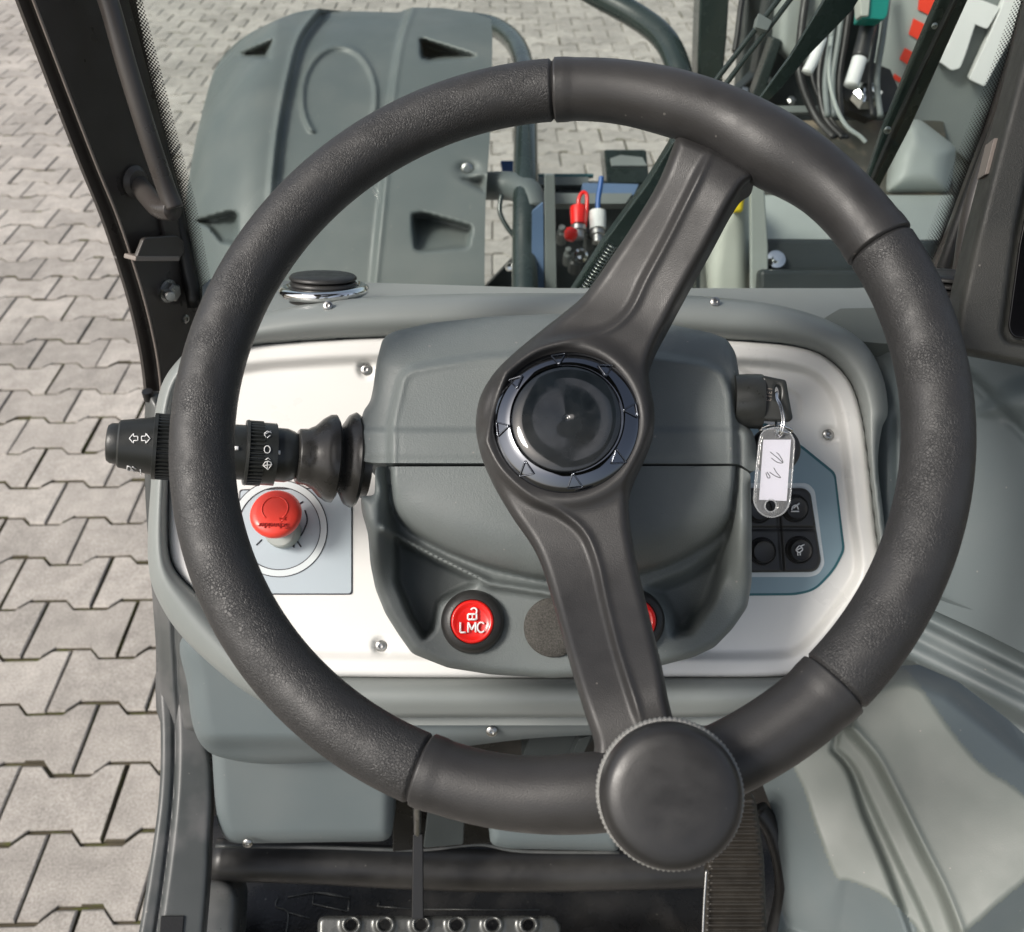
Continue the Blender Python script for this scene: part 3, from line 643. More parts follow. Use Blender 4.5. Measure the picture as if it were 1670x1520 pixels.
def h_su(x, y, s):
    sw_ = -sdf(x, y, whiteP)
    t = np.clip(s/np.maximum(s+np.maximum(sw_, 0), 1), 0, 1)
    z = .026*np.sqrt(np.clip(1-(2*t-1)**2, 0, 1))
    z += .004*np.exp(-((y-1168+0*x)/7)**2)
    return np.where(sw_ > 0, z, -.006)
relief('surround', M['surround'], dash, DP, surr, h_su, 4, .03)
def h_wh(x, y, s):
    z = .004+.009*(1-ss(24, 44, s))
    z -= .003*ss(0, 10, sdf(x, y, rc([(610, 590), (1190, 590), (1310, 640), (1310, 690), (1190, 690), (610, 690)], 20)))*(x > 1190)
    for cx, cy in SCR: z = z-.004*(1-ss(9, 17, np.hypot(x-cx, y-cy)))
    return z+rnd(s, 9, .006)
SCR = [(597, 603), (621, 1053), (1350, 709)]
relief('instrument_panel', M['white_panel'], dash, DP, whiteP, h_wh, 4, .010)
for cx, cy in SCR: screw(dash, DP, cx, cy, 9, .0005)
prism('panel_joint', M['seal'], dash, DP, rc([(727, 1092), (742, 1088), (750, 1106), (722, 1106)], 3), .003, .006, 0)
# blue-grey plate under the emergency stop
lab = prism('stop_label', M['label_blue'], dash, DP, rc([(392, 800), (573, 796), (573, 968), (420, 968), (392, 940)], 6), .0012, .0052, .0003)
prism('label_edge', M['black_ink'], lab, DP, rc([(390, 798), (575, 794), (575, 970), (419, 970), (390, 941)], 6), .0008, .0045, 0)
ec = (455, 862)
def flatring(name, m, parent, surf, cx, cy, r0, r1, off, th=.0004, n=72):
    A, B = ell(cx, cy, r1, r1, n), ell(cx, cy, r0, r0, n)
    V = np.concatenate([surf.hit(A[:, 0], A[:, 1], off), surf.hit(B[:, 0], B[:, 1], off)])
    return mk(name, V, [[i, i+n, (i+1) % n+n, (i+1) % n][::-1] for i in range(n)], m, parent, smooth=False)
flatring('printed_ring', M['black_ink'], lab, DP, *ec, 66.5, 79.5, .0056)
flatring('printed_ring', M['label_ring'], lab, DP, *ec, 68, 78, .0060)
def strokes(name, m, parent, surf, L_, off, w_=.0004):
    return seglist(name, m, parent, [np.array([surf.hit(a, b, off) for a, b in (spl(q, 4, False) if len(q) > 2 else np.linspace(q[0], q[1], 3))]) for q in L_], w_, 6)
strokes('printed_mark', M['black_ink'], lab, DP, [[(418, 889), (427, 880)]], .0055, .0005)
for q_ in ([(484, 882), (491, 892)], [(478, 829), (494, 818)], [(497, 832), (501, 848), (495, 866), (490, 874)]): strokes('printed_mark', M['black_ink'], lab, DP, [q_], .0055, .0005)
prism('printed_arrow', M['black_ink'], lab, DP, [(472, 887), (481, 880), (480, 894)], .0003, .0058, 0)
# teal plate and switch pad
tl = prism('switch_label', M['teal_line'], dash, DP, rc([(1180, 690), (1250, 690), (1310, 728), (1363, 771), (1378, 897), (1362, 930), (1330, 963), (1300, 971), (1180, 972)], [5, 5, 5, 8, 8, 20, 20, 30, 5]), .0012, .0050, .0002)
prism('label_face', M['label_teal'], tl, DP, rc([(1180, 694), (1249, 694), (1308, 732), (1360, 774), (1374, 896), (1359, 927), (1328, 960), (1298, 967), (1180, 968)], [5, 5, 5, 8, 8, 20, 20, 30, 5]), .0008, .0055, .0002)
prism('label_frame', M['label_ring'], tl, DP, rc([(1180, 788), (1318, 788), (1329, 800), (1345, 920), (1336, 936), (1322, 941), (1180, 941)], [3, 12, 6, 6, 8, 8, 3]), .0006, .0060, .0002)
pad = relief('switch_pad', M['black_rubber'], dash, DP, rc([(1180, 796), (1312, 796), (1322, 804), (1339, 915), (1334, 928), (1324, 933), (1180, 934)], [3, 9, 6, 6, 8, 8, 3]),
             lambda x, y, s: .010-.0022*np.exp(-((y-862)/2.6)**2)-.0022*np.exp(-((x-(1267+(y-800)*.07))/2.6)**2)+rnd(s, 5, .002), 2.2, .006)
for cx, cy in ((1237, 831), (1296, 829), (1243, 899), (1303, 897)):
    c = DP.hit(cx, cy, .010); k = ((c-CAM)@FW)/1500
    bt = lathe('pad_button', M['black_rubber'], pad, c-DP.n*.003, DP.n, [(0, 23*k), (.0035, 23*k), (.0042, 21.5*k), (.0035, 20*k), (.0035, 19*k), (.0075, 18*k), (.0085, 16.5*k), (.0078, 13*k), (.0076, .0002)], 48, sharp=60)
    if cx > 1290:
        cc = DP.hit(cx, cy, .0158)
        if cy < 850: L_ = [[(1290, 834), (1303, 834)], [(1291, 832), (1293, 826), (1299, 824), (1302, 831)], [(1294, 829), (1304, 820)], [(1299, 824), (1303, 822)]]
        else: L_ = [[(1298, 897), (1304, 890), (1309, 896), (1303, 901), (1298, 897)], [(1301, 901), (1301, 906)], [(1305, 901), (1305, 906)], [(1305, 891), (1312, 888)], [(1300, 897), (1307, 893)]]
        strokes('button_symbol', M['white_ink'], bt, DP, L_, .0158, .0005)

# emergency stop
est = empty('emergency_stop_button', DP.hit(463, 868, .004), 'red mushroom emergency stop button below the stalk on the white panel', 'emergency stop')
eb, et = DP.hit(463, 866, .0050), W(448, 834, .630); ea = nrm(DP.n*1.0); 
shaft = nrm(et-eb); Ls = np.linalg.norm(et-eb)
lathe('collar', M['machine_pale'], est, eb, DP.n, [(0, .0125), (.004, .0125), (.006, .0118), (.012, .0112), (.013, .010)], 48)
lathe('shaft', M['chrome'], est, eb+shaft*.010, shaft, [(0, .0095), (.006, .0098), (.007, .0085), (.010, .0085), (.011, .0095), (Ls*.70, .0095), (Ls-.012, .0100)], 48)
ek = ((et-CAM)@FW)/1500
hd = lathe('mushroom_head', M['estop_red'], est, et-shaft*.009, shaft, [(-.002, 30*ek), (0, 38*ek), (.002, 41*ek), (.0045, 42*ek), (.0072, 39.5*ek), (.0085, 36*ek), (.0092, 28*ek), (.0094, 12*ek), (.0094, .0002)], 72, sharp=70)
hu = nrm(RT-(RT@shaft)*shaft); hv = np.cross(-shaft, hu); hv = hv if hv@UP > 0 else -hv; ht = et+shaft*.0004
t_ = np.radians(np.linspace(232, -48, 26)); seglist('embossed_arrow', M['estop_red'], hd, [np.array([ht+hu*21*ek*math.cos(a)+hv*(21*ek*math.sin(a)+.002) for a in t_]),
    np.array([ht+hu*a*ek+hv*b*ek for a, b in ((20, -15), (9, -12), (11, -19), (20, -10))])], .00055)
text('embossed_text', M['red_dark'], hd, 'Schneider', ht-hv*25*ek+shaft*.0002, -hu, -hv, .0052, .0004)

# ------------------------------------------------------------------ deck, vents
deckE = empty('dash_deck', W(900, 470, .74), 'pale grey deck between the dashboard roll and the windscreen', 'dash top')
ZD = Plane((0, .63, W(900, 500, .70)[2]-.022), (0, 0, 1))
relief('deck_panel', M['surround'], deckE, ZD, rc([(330, 455), (640, 462), (900, 470), (1400, 470), (1570, 455), (1640, 530), (1400, 520), (330, 520)], 10), None, 12, .01)
for (px, py, lbl) in ((528, 468, 'round black air vent with chrome ring left on the dash top'), (1542, 478, 'round black air vent with chrome ring at the right pillar')):
    left = px < 900
    pD = .70 if left else .62
    v = empty('air_vent', W(px, py, pD), lbl, 'air vent', 'round air vents on the dash top'); c = W(px, py, pD); k = pD/1500; n = nrm((0, .33, .94))
    R_ = 73*k if left else 84*k
    lathe('chrome_ring', M['chrome'], v, c-n*.012, n, [(.0055, R_*.90), (.0075, R_*.985), (.0095, R_), (.0115, R_*.985), (.0130, R_*.93), (.0138, R_*.85), (.012, R_*.80)], 72, sharp=70)
    lathe('vent_body', M['black_rubber'], v, c-n*.01, n, [(0, R_*.78), (.010, R_*.78), (.012, R_*.70)], 64)
    for q in range(2 if left else 3):
        lathe('louvre', M['black_rubber'], v, c+n*(.002+.0042*q), nrm(n+RT*.04), [(0, R_*.74), (.0012, R_*.745), (.0028, R_*.70), (.0033, R_*.4), (.0034, .0002)], 64, sharp=60)
for px, py in ((535, 499), (1166, 493)): screw(dash, DP, px, py, 8, .020, 'deck_screw')

# ------------------------------------------------------------------ windscreen with printed dots
GY = .70
GP = Plane((0, GY, 1), (0, -1, 0))
ws = empty('windscreen', (.03, GY, 1.1), 'clear tinted windscreen with a dotted black border', 'windscreen')
gp = GP.hit(np.array([195, 335, 1510, 1710]), np.array([-60, 640, 640, -60]))
def solid(name, m, parent, quad, th, d):
    A = np.asarray(quad); B = A+np.asarray(d)*th; n = len(A)
    F = [list(range(n)), list(range(2*n-1, n-1, -1))]+[[i, i+n, (i+1) % n+n, (i+1) % n] for i in range(n)]
    return sharpen(mk(name, np.concatenate([A, B]), F, m, parent, smooth=False))
solid('glass', M['glass'], ws, gp, .005, (0, 1, 0))
def strip(name, m, P, Q):         # strip between two pixel polylines on the glass's inner face, uv in metres from the outer edge
    A = GP.hit(P[:, 0], P[:, 1], .001); B = GP.hit(Q[:, 0], Q[:, 1], .001); n = len(A)
    o = mk(name, np.concatenate([A, B]), [[i, i+1, n+i+1, n+i] for i in range(n-1)], m, ws, smooth=False)
    L_ = np.concatenate([[0], np.cumsum(np.linalg.norm(np.diff(A, axis=0), axis=1))]); wd = np.linalg.norm(A-B, axis=1)
    uv = o.data.uv_layers.new(name='UVMap'); me = o.data
    for lp in me.loops:
        k = lp.vertex_index; uv.data[lp.index].uv = (0, L_[k]) if k < n else (wd[k-n], L_[k-n])
    return o
lp = np.array([(200, -60), (210, 0), (250, 150), (297, 330), (325, 470), (335, 520)], float); lq = lp+np.array([22, 0]); 
strip('printed_dots', M['dots'], lp, lq)
rp_ = np.array([(1700, -60), (1682, 0), (1628, 150), (1570, 300), (1533, 400), (1500, 500)], float); strip('printed_dots', M['dots'], rp_, rp_-np.array([28, 0]))
rs = np.array([(1720, -60), (1700, 0), (1640, 150), (1580, 300), (1545, 400), (1510, 500)], float)

# ------------------------------------------------------------------ cab frame, left
cab = empty('cab_frame', W(240, 600, .76), 'dark brown steel cab frame with door pillar and sill on the left', 'cab frame')
def vplane(xa, ya, xb, yb): d = np.array([xb-xa, yb-ya, 0.]); n = np.cross(d, [0, 0, 1]); return Plane((xa, ya, 1), n if n@np.array([1, -1, 0]) > 0 else -n)
PLp = vplane(-.300, .606, -.258, .69)
outer = spl([(22, -20), (60, 80), (98, 180), (135, 275), (165, 348), (190, 420), (212, 492), (228, 560), (236, 610), (240, 655)], 5, False)
pil = np.vstack([outer, [(262, 660), (300, 580), (330, 520), (322, 460), (300, 370), (262, 200), (238, 90), (218, -20)]])
relief('door_pillar', M['frame'], cab, PLp, pil, lambda x, y, s: -.006*(1-ss(19, 25, dline(x, y, outer)))+.0015*np.exp(-((dline(x, y, outer)-23)/3)**2), 4, .003)
edge = outer+np.array([24, -2]); seglist('bead_highlight', M['frame_edge'], cab, [PLp.hit(edge[:, 0], edge[:, 1], .001)], .0011)  # pale bead paints the highlight line along the door frame edge
ptube('glass_seal', M['seal'], cab, [(190, -40, .66), (215, 60, .68), (255, 215, .71), (293, 370, .745), (318, 500, .77)], 14)
hr = empty('handrail', W(225, 60, .6), 'bent dark metal handrail along the left windscreen pillar', 'handrail')
ptube('rail_tube', M['frame'], hr, [(150, -60, .590), (176, 0, .60), (206, 105, .615), (243, 225, .635), (270, 305, .65), (284, 340, .655)], 17, seg=20)
ptube('rail_leg', M['frame'], hr, [(282, 343, .655), (258, 338, .665), (225, 300, .69)], 17, seg=20, n=8)
c = PLp.hit(218, 296, .0); lathe('rail_foot', M['frame'], hr, c, PLp.n, [(0, .011), (.002, .012), (.005, .009)], 24)
brk = empty('pillar_bracket', PLp.hit(262, 400), 'small folded steel bracket bolted to the left pillar', 'bracket')
prism('bracket_plate', M['frame'], brk, Plane(PLp.p+PLp.n*.012, PLp.n), rc([(236, 388), (288, 384), (300, 392), (301, 412), (292, 424), (222, 424)], 5), .004)
prism('bracket_web', M['frame_edge'], brk, Plane(PLp.p+PLp.n*.012, PLp.n), rc([(222, 418), (294, 418), (293, 426), (221, 426)], 2), .012, .001)
prism('bracket_fold', M['frame'], brk, Plane(PLp.p+PLp.n*.004, PLp.n), rc([(262, 350), (290, 345), (296, 392), (270, 392)], 4), .004)
bo = empty('pillar_bolt', PLp.hit(268, 480), 'bright hexagon bolt sticking out of the left pillar', 'bolt')
bn = nrm(PLp.n*.7-FW*.7+DN*.25)
lathe('washer', M['steel'], bo, PLp.hit(272, 474), PLp.n, [(0, .0095), (.002, .0095), (.0022, .004)], 32)
lathe('bolt_head', M['steel'], bo, PLp.hit(272, 474), PLp.n, [(.002, .0078), (.0075, .0078), (.009, .0065), (.0092, .001)], 6)
lathe('bolt_stud', M['steel'], bo, PLp.hit(270, 476), bn, [(.008, .0042), (.017, .0042), (.018, .0036), (.0182, .001)], 20)
screw(cab, PLp, 302, 520, 7)
# sill and lower door frame
PS = P3((240, 650, .756), (262, 1100, .785), (310, 1100, .770))
relief('door_frame_lower', M['sill'], cab, PS, spl([(238, 648), (258, 652), (275, 700), (300, 900), (335, 1060), (346, 1180), (262, 1180), (254, 1050), (243, 900), (236, 780)], 4), lambda x, y, s: -.004*ss(9, 0, s)-.004*np.exp(-((x-(262+(y-650)*.06))/4)**2), 4, .03)
PS2 = P3((262, 1140, .786), (225, 1530, .738), (345, 1300, .775))
sill_o = spl([(258, 1120), (262, 1200), (259, 1300), (243, 1420), (222, 1545)], 5, False); 
sill_i = spl([(330, 1545), (338, 1450), (341, 1380), (342, 1240), (300, 1120)], 5, False)
seam = spl([(279, 1120), (284, 1200), (281, 1300), (268, 1420), (250, 1545)], 5, False)
relief('door_sill', M['sill'], cab, PS2, np.vstack([sill_o, sill_i]), lambda x, y, s: -.004*np.exp(-(dline(x, y, seam)/2.5)**2)+.004*ss(0, 12, x-np.interp(y, seam[:, 1], seam[:, 0]))+rnd(s, 8, .004), 3, .03)
prism('sill_pad', M['seal'], cab, PS2, [(262, 1494), (300, 1494), (296, 1540), (258, 1540)], .002, .006, .0005)
lathe('hinge_knuckle', M['seal'], cab, W(240, 638, .755), (0, 0, -1), [(0, .0045), (.008, .0045), (.0085, .003)], 20)

# unseen roof with an open hatch, added for hub cap reflections and cab shading
roof = empty('unseen_roof', (.03, -.1, 2.12), 'unseen dark cab roof above the driver, added for reflections and shading', 'roof')
for k, (x0_, x1_, y0_, y1_) in enumerate(((-.36, .42, .25, .74), (-.36, .42, -.95, -.25), (-.36, -.12, -.25, .25), (.20, .42, -.25, .25))):
    box('unseen_roof_panel', M['machine_dark'], roof, ((x0_+x1_)/2, (y0_+y1_)/2, 2.10), (1, 0, 0), (0, 1, 0), (0, 0, 1), x1_-x0_, y1_-y0_, .05, 0)

# ------------------------------------------------------------------ under the dash
und = empty('lower_dash', W(480, 1200, .72), 'blue-grey lower dash housing with a storage box under the dashboard', 'lower dash')
PU = PE(600, 1150, .695, 30)
relief('lower_shell', M['console'], und, PU, spl([(300, 1035), (420, 1020), (700, 1050), (1000, 1060), (1330, 1060), (1330, 1180), (1200, 1195), (1000, 1198), (860, 1205), (700, 1225), (560, 1240), (440, 1246), (372, 1238), (335, 1222), (315, 1185), (306, 1120)], 5),
       lambda x, y, s: .012*ss(0, 1, (1228-40*((x-640)/340)**2*0-y)/30)+rnd(s, 34, .022), 5, .10)
prism('dash_lip', M['surround'], und, PE(700, 1175, .672, 55), rc([(470, 1163), (1330, 1165), (1330, 1183), (560, 1183), (490, 1180)], 5), .02, 0, .003)
PB = PE(500, 1300, .76, 22)
bx_ = relief('storage_box', M['console'], und, PB, rc([(345, 1215), (640, 1215), (643, 1260), (640, 1372), (366, 1376), (352, 1330)], [8, 8, 8, 22, 26, 10]), lambda x, y, s: rnd(s, 22, .014), 4, .08)
PB2 = PE(900, 1360, .80, 22)
relief('centre_duct', M['console'], und, PB2, rc([(795, 1330), (1015, 1325), (1010, 1388), (830, 1384), (800, 1378)], 10), lambda x, y, s: rnd(s, 18, .012), 4, .05)
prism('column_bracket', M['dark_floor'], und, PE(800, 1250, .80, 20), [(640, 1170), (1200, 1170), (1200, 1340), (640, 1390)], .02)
prism('support_plate', M['machine_dark'], und, PE(800, 1250, .77, 20), rc([(700, 1300), (760, 1290), (756, 1378), (690, 1384)], 4), .01)
prism('duct_panel', M['machine_dark'], und, PE(900, 1210, .745, 20), rc([(868, 1192), (985, 1190), (930, 1245), (850, 1240)], 4), .03)
prism('duct_rib', M['machine_dark'], und, PE(900, 1210, .735, 20), rc([(945, 1205), (965, 1200), (945, 1245), (925, 1245)], 3), .02)
screw(und, PU, 802, 1192, 9, .012); screw(und, PE(700, 1175, .672, 55), 1195, 1160, 8, .004); screw(und, PB, 404, 1374, 8, .002)

# floor
fl = empty('cab_floor', W(700, 1450, .93), 'black ribbed cab floor with embossed marks', 'floor')
ZF = Plane((0, 0, W(700, 1450, .93)[2]), (0, 0, 1))
def h_fl(x, y, s):
    z = 0*x
    for q in ([(455, 1462), (450, 1478), (470, 1486), (468, 1520)], [(470, 1463), (520, 1455), (560, 1462)], [(512, 1455), (570, 1464), (568, 1486), (510, 1474), (512, 1455)], [(470, 1486), (505, 1495), (500, 1503)]):
        z = z+0
    return z
relief('floor_mat', M['dark_floor'], fl, ZF, [(310, 1330), (1500, 1330), (1500, 1560), (250, 1560)], h_fl, 4, .02)
strokes('embossed_mark', M['pedal_steel'], fl, ZF, [[(455, 1462), (450, 1478), (470, 1488), (466, 1525)]], .001, .0007)
for q_ in ([(470, 1463), (520, 1455), (560, 1462)], [(512, 1455), (570, 1464)], [(570, 1464), (568, 1486)], [(568, 1486), (510, 1474)], [(512, 1455), (510, 1474)], [(470, 1488), (505, 1497)], [(620, 1470), (615, 1478)], [(615, 1478), (672, 1482)], [(690, 1483), (880, 1484)]): strokes('embossed_mark', M['pedal_steel'], fl, ZF, [q_], .001, .0006)
relief('floor_kick', M['sill'], fl, PE(330, 1490, .83, 55, 10), spl([(325, 1450), (350, 1435), (385, 1450), (388, 1500), (375, 1560), (300, 1560)], 4), lambda x, y, s: rnd(s, 16, .01), 4, .05)
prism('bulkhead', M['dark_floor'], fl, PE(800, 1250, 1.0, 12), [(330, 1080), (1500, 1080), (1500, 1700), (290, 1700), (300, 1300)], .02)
hose = empty('floor_hose', W(650, 1410, .87), 'black hydraulic pipe lying across the cab floor under the dash', 'pipe')
ptube('pipe', M['black_rubber'], hose, [(352, 1402, .86), (500, 1406, .865), (650, 1414, .87), (800, 1420, .875), (1000, 1418, .88), (1180, 1412, .88)], 33, seg=32)
ptube('pipe_lip_highlight', M['sill'], hose, [(352, 1380, .84), (520, 1382, .84), (680, 1386, .84), (780, 1377, .84), (850, 1388, .84), (1010, 1390, .84)], 3, seg=8)  # paler strip paints the highlight on the pipe cover's edge
lv = empty('release_lever', W(682, 1400, .80), 'thin steel rod with a flat black strap in front of the pipe', 'lever')
ptube('rod', M['steel'], lv, [(678, 1290, .78), (681, 1340, .80), (681, 1372, .81)], 7)
prism('strap', M['seal'], lv, PE(682, 1430, .80, 45), rc([(673, 1360), (690, 1360), (691, 1500), (671, 1500)], 3), .003)
ped = empty('brake_pedal', W(715, 1510, .80), 'perforated steel foot pedal at the bottom edge of the photo', 'pedal')
PD = PE(715, 1510, .80, 62)
HX = (573, 628, 687, 745, 804, 862)
relief('pedal_plate', M['pedal_steel'], ped, PD, rc([(518, 1494), (905, 1494), (915, 1510), (915, 1600), (518, 1600)], [14, 16, 6, 3, 3]),
       lambda x, y, s: rnd(s, 7, .004)+sum(.004*np.exp(-((np.hypot(x-h_, y-1508)-12)/5)**2) for h_ in HX), 2.5, .006, holes=[ell(h_, 1508, 9, 9) for h_ in HX])
acc = empty('accelerator_pedal', W(1200, 1450, .74), 'ribbed black rubber accelerator pedal below the spinner knob', 'pedal')
PA = PE(1200, 1450, .745, 40, -6)
relief('pedal_tread', M['grooved'], acc, PA, rc([(1160, 1310), (1232, 1300), (1246, 1400), (1252, 1560), (1146, 1560), (1152, 1420)], 8),
       lambda x, y, s: .0035*ss(-.35, .35, np.sin(y*2*np.pi/11.5))*ss(3, 8, s)+rnd(s, 5, .003), 2.3, .012)
ptube('tread_edge', M['steel'], acc, [(1152, 1418, .742), (1148, 1480, .738), (1145, 1560, .734)], 2)
ptube('pedal_arm', M['black_rubber'], acc, [(1236, 1320, .80), (1258, 1350, .80), (1275, 1400, .80), (1280, 1460, .80), (1262, 1540, .80)], [.012*1500/.8/1, 1][0] if False else 17, seg=16)

# ------------------------------------------------------------------ right-hand console
cons = empty('side_console', W(1560, 1000, .70), 'blue-grey moulded side console right of the steering wheel', 'side console')
# upper ledge behind the wheel
PC1 = P3((1460, 600, .70), (1670, 600, .62), (1560, 1000, .62))
gro = spl([(1540, 585), (1590, 622), (1630, 662), (1690, 725)], 5, False)
lightP = rc([(1598, 660), (1640, 620), (1700, 606), (1700, 680), (1650, 690), (1590, 680)], 14)  # sunlit patch on the wall, shaped as a low bump
def h_c1(x, y, s):
    z = .010*ss(-10, 10, sdf(x, y, np.vstack([gro, [(1700, 500), (1520, 500)]])))-.006*np.exp(-(dline(x, y, gro)/9)**2)
    z += .012*ss(-4, 30, sdf(x, y, lightP))
    z += .02*ss(1000, 760, y)*0 + .018*ss(1490, 1440, x)*0
    z -= .010*np.exp(-((x-1466)/10)**2)*ss(650, 700, y)
    return z
relief('console_wall', M['console'], cons, PC1, [(1395, 545), (1450, 535), (1720, 520), (1720, 1090), (1600, 1030), (1500, 985), (1400, 1010)], h_c1, 5, .03)
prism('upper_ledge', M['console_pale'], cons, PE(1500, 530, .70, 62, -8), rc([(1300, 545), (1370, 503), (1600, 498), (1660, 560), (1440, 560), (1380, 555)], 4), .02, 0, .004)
# ledges (diagonal steps)
PC2 = Plane(W(1560, 1060, .645), [-.62, -.36, .70])
def h_c2(x, y, s):
    q = (y-1000)-(x-1480)*.50          # distance below the upper diagonal
    z = .038*(1-ss(-62, -6, q))+.008*ss(-6, 12, q)-.003*ss(18, 34, q)+.004*ss(36, 54, q)-.030*ss(62, 96, q)
    return z
relief('console_ledge', M['console'], cons, PC2, [(1420, 960), (1500, 958), (1600, 1000), (1720, 1062), (1720, 1240), (1640, 1170), (1560, 1110), (1480, 1075), (1400, 1080)], h_c2, 4, .03)
# lower flank: ridge and recess running down, sunlit patches painted in a paler grey
PC3 = P3((1300, 1250, .775), (1670, 1250, .70), (1500, 1520, .69))
r1 = spl([(1385, 1190), (1425, 1235), (1455, 1290), (1500, 1380), (1540, 1460), (1570, 1540)], 6, False)
r2 = spl([(1362, 1220), (1392, 1250), (1420, 1310), (1462, 1400), (1500, 1480), (1525, 1540)], 6, False)
r3 = spl([(1350, 1225), (1378, 1262), (1402, 1330), (1440, 1420), (1480, 1530)], 6, False)
shadeP = spl([(1440, 1040), (1497, 1112), (1520, 1145), (1560, 1200), (1600, 1245), (1640, 1272), (1720, 1300), (1720, 1020), (1560, 1000)], 4)
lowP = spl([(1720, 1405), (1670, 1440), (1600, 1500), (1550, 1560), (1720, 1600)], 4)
backP = spl([(1240, 1200), (1298, 1262), (1330, 1350), (1362, 1430), (1385, 1437), (1450, 1468), (1500, 1530), (1480, 1600), (1200, 1600), (1180, 1300)], 4)  # these three outline the shaded areas that keep the darker grey
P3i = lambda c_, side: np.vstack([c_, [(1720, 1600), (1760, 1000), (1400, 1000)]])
def h_c3(x, y, s):
    z = .022*ss(-9, 9, sdf(x, y, P3i(r1, 1)))+.006*np.exp(-(dline(x, y, r1)/8)**2)
    z -= .012*ss(0, 14, sdf(x, y, P3i(r3, 1)))*(1-ss(-5, 5, sdf(x, y, P3i(r2, 1))))
    sb = sdf(x, y, shadeP); z -= .0012*np.clip(sb+4, 0, 200)**1.0*.30
    sl = sdf(x, y, lowP); z -= .0006*np.clip(sl+4, 0, 200)
    sk = sdf(x, y, backP); z -= .0005*np.clip(sk+4, 0, 140)
    z -= .045*(1-ss(0, 48, dline(x, y, [(1400, 1092), (1450, 1074), (1490, 1072), (1560, 1100), (1640, 1162), (1730, 1236)])))
    return z
fl_ = relief(['console_flank', 'flank_sunlit'], M['console'], cons, PC3, [(1215, 1200), (1300, 1160), (1400, 1092), (1450, 1074), (1490, 1072), (1560, 1100), (1640, 1162), (1730, 1236), (1730, 1600), (1255, 1600), (1280, 1450), (1262, 1330)], h_c3, 4, .03,
    split=lambda x, y: (~((sdf(x, y, shadeP) > 0) | (sdf(x, y, lowP) > 0) | (sdf(x, y, backP) > 0))).astype(int))
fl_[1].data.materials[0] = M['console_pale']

# ------------------------------------------------------------------ monitor at the right edge
mon = empty('monitor', W(1640, 350, .50), 'dark grey display unit with a ribbed edge cut by the right edge', 'monitor')
PM = PE(1620, 350, .52, 30, -18)
relief('monitor_housing', M['monitor_frame'], mon, PM, rc([(1700, -40), (1850, -40), (1850, 628), (1690, 602), (1568, 578), (1556, 560), (1562, 500), (1592, 370), (1626, 240), (1660, 110)], [3, 3, 3, 3, 8, 8, 10, 10, 10, 10]),
       lambda x, y, s: rnd(s, 14, .008)-.006*ss(0, 8, sdf(x, y, rc([(1750, -100), (1650, 380), (1628, 545), (1640, 562), (1900, 600), (1900, -100)], 12))), 4, .03)
prism('screen', M['screen'], mon, PM, rc([(1755, -60), (1662, 400), (1644, 535), (1652, 550), (1820, 575), (1820, -60)], 8), .002, -.002, .0008)
for q in ((1612, 225), (1592, 335), (1575, 430)):
    prism('housing_rib', M['frame_edge'], mon, PM, rc([(q[0]+9, q[1]), (q[0]+18, q[1]), (q[0]+3, q[1]+58), (q[0]-6, q[1]+60)], 3), .02, -.012, .002)
rpil = empty('right_pillar', W(1560, 300, .75), 'dark steel windscreen pillar behind the monitor', 'pillar')
PR = vplane(.325, .70, .50, .55)
prism('pillar_face', M['frame'], rpil, Plane(W(1600, 250, .70), (-.35, -.9, 0)), [(1720, -60), (1690, -60), (1640, 120), (1590, 270), (1545, 385), (1500, 480), (1500, 520), (1640, 520), (1720, 300)], .03, 0, .003)
ptube('pillar_tube', M['frame'], rpil, [(1690, 60, .63), (1640, 190, .64), (1590, 330, .65), (1568, 460, .66)], 17)
ptube('glass_seal', M['seal'], rpil, [(1712, -60, .66), (1650, 140, .68), (1588, 300, .70), (1545, 420, .72), (1520, 500, .74)], 12)

# ------------------------------------------------------------------ wipers on the glass
wp = empty('windscreen_wiper', W(1500, 150, .72), 'long black wiper blade lying diagonally outside the windscreen at upper right', 'wiper')
GO = Plane((0, GY+.012, 1), (0, -1, 0)); GO2 = Plane((0, GY+.022, 1), (0, -1, 0))
prism('blade_spine', M['tube_black'], wp, GO2, [(1548, -40), (1598, -40), (1530, 110), (1485, 210), (1432, 312), (1408, 312), (1440, 215), (1492, 90)], .008, 0, .002)
prism('blade_rubber', M['seal'], wp, GO, [(1575, -40), (1584, -40), (1510, 110), (1468, 210), (1424, 305), (1420, 300), (1460, 205)], .006, 0, .001)
screw(wp, GO, 1447, 212, 6, .004); screw(wp, GO, 1524, 42, 5, .004)
wa = empty('spring_arm', W(1030, 350, .74), 'dark pressed steel arm with a coil spring behind the upper spoke', 'wiper arm')
prism('arm_channel', M['tube_black'], wa, GO2, [(1124, 200), (1095, 235), (1055, 300), (985, 395), (918, 500), (965, 500), (1040, 400), (1150, 250)], .012, 0, .002)
sp0, sp1 = GO2.hit(1000, 400, .004), GO2.hit(948, 480, .004); tt = np.linspace(0, 1, 300)[:, None]; dd = nrm(sp1-sp0); a_ = nrm(np.cross(dd, FW)); b_ = np.cross(dd, a_)
tube('coil_spring', M['steel'], wa, sp0+(sp1-sp0)*tt+.0035*(np.cos(tt*2*np.pi*16)*a_+np.sin(tt*2*np.pi*16)*b_), .0007, seg=6, n=1)
wl = empty('wiper_linkage', W(1230, 80, .75), 'twin thin black linkage rods with a clamp at the top of the windscreen', 'linkage')
ptube('link_rod', M['tube_black'], wl, [(1300, -40, .78), (1240, 38, .79), (1180, 115, .80), (1110, 205, .81)], 4.5)
ptube('link_rod', M['tube_black'], wl, [(1318, -40, .78), (1258, 40, .79), (1198, 118, .80), (1130, 212, .81)], 4.5)
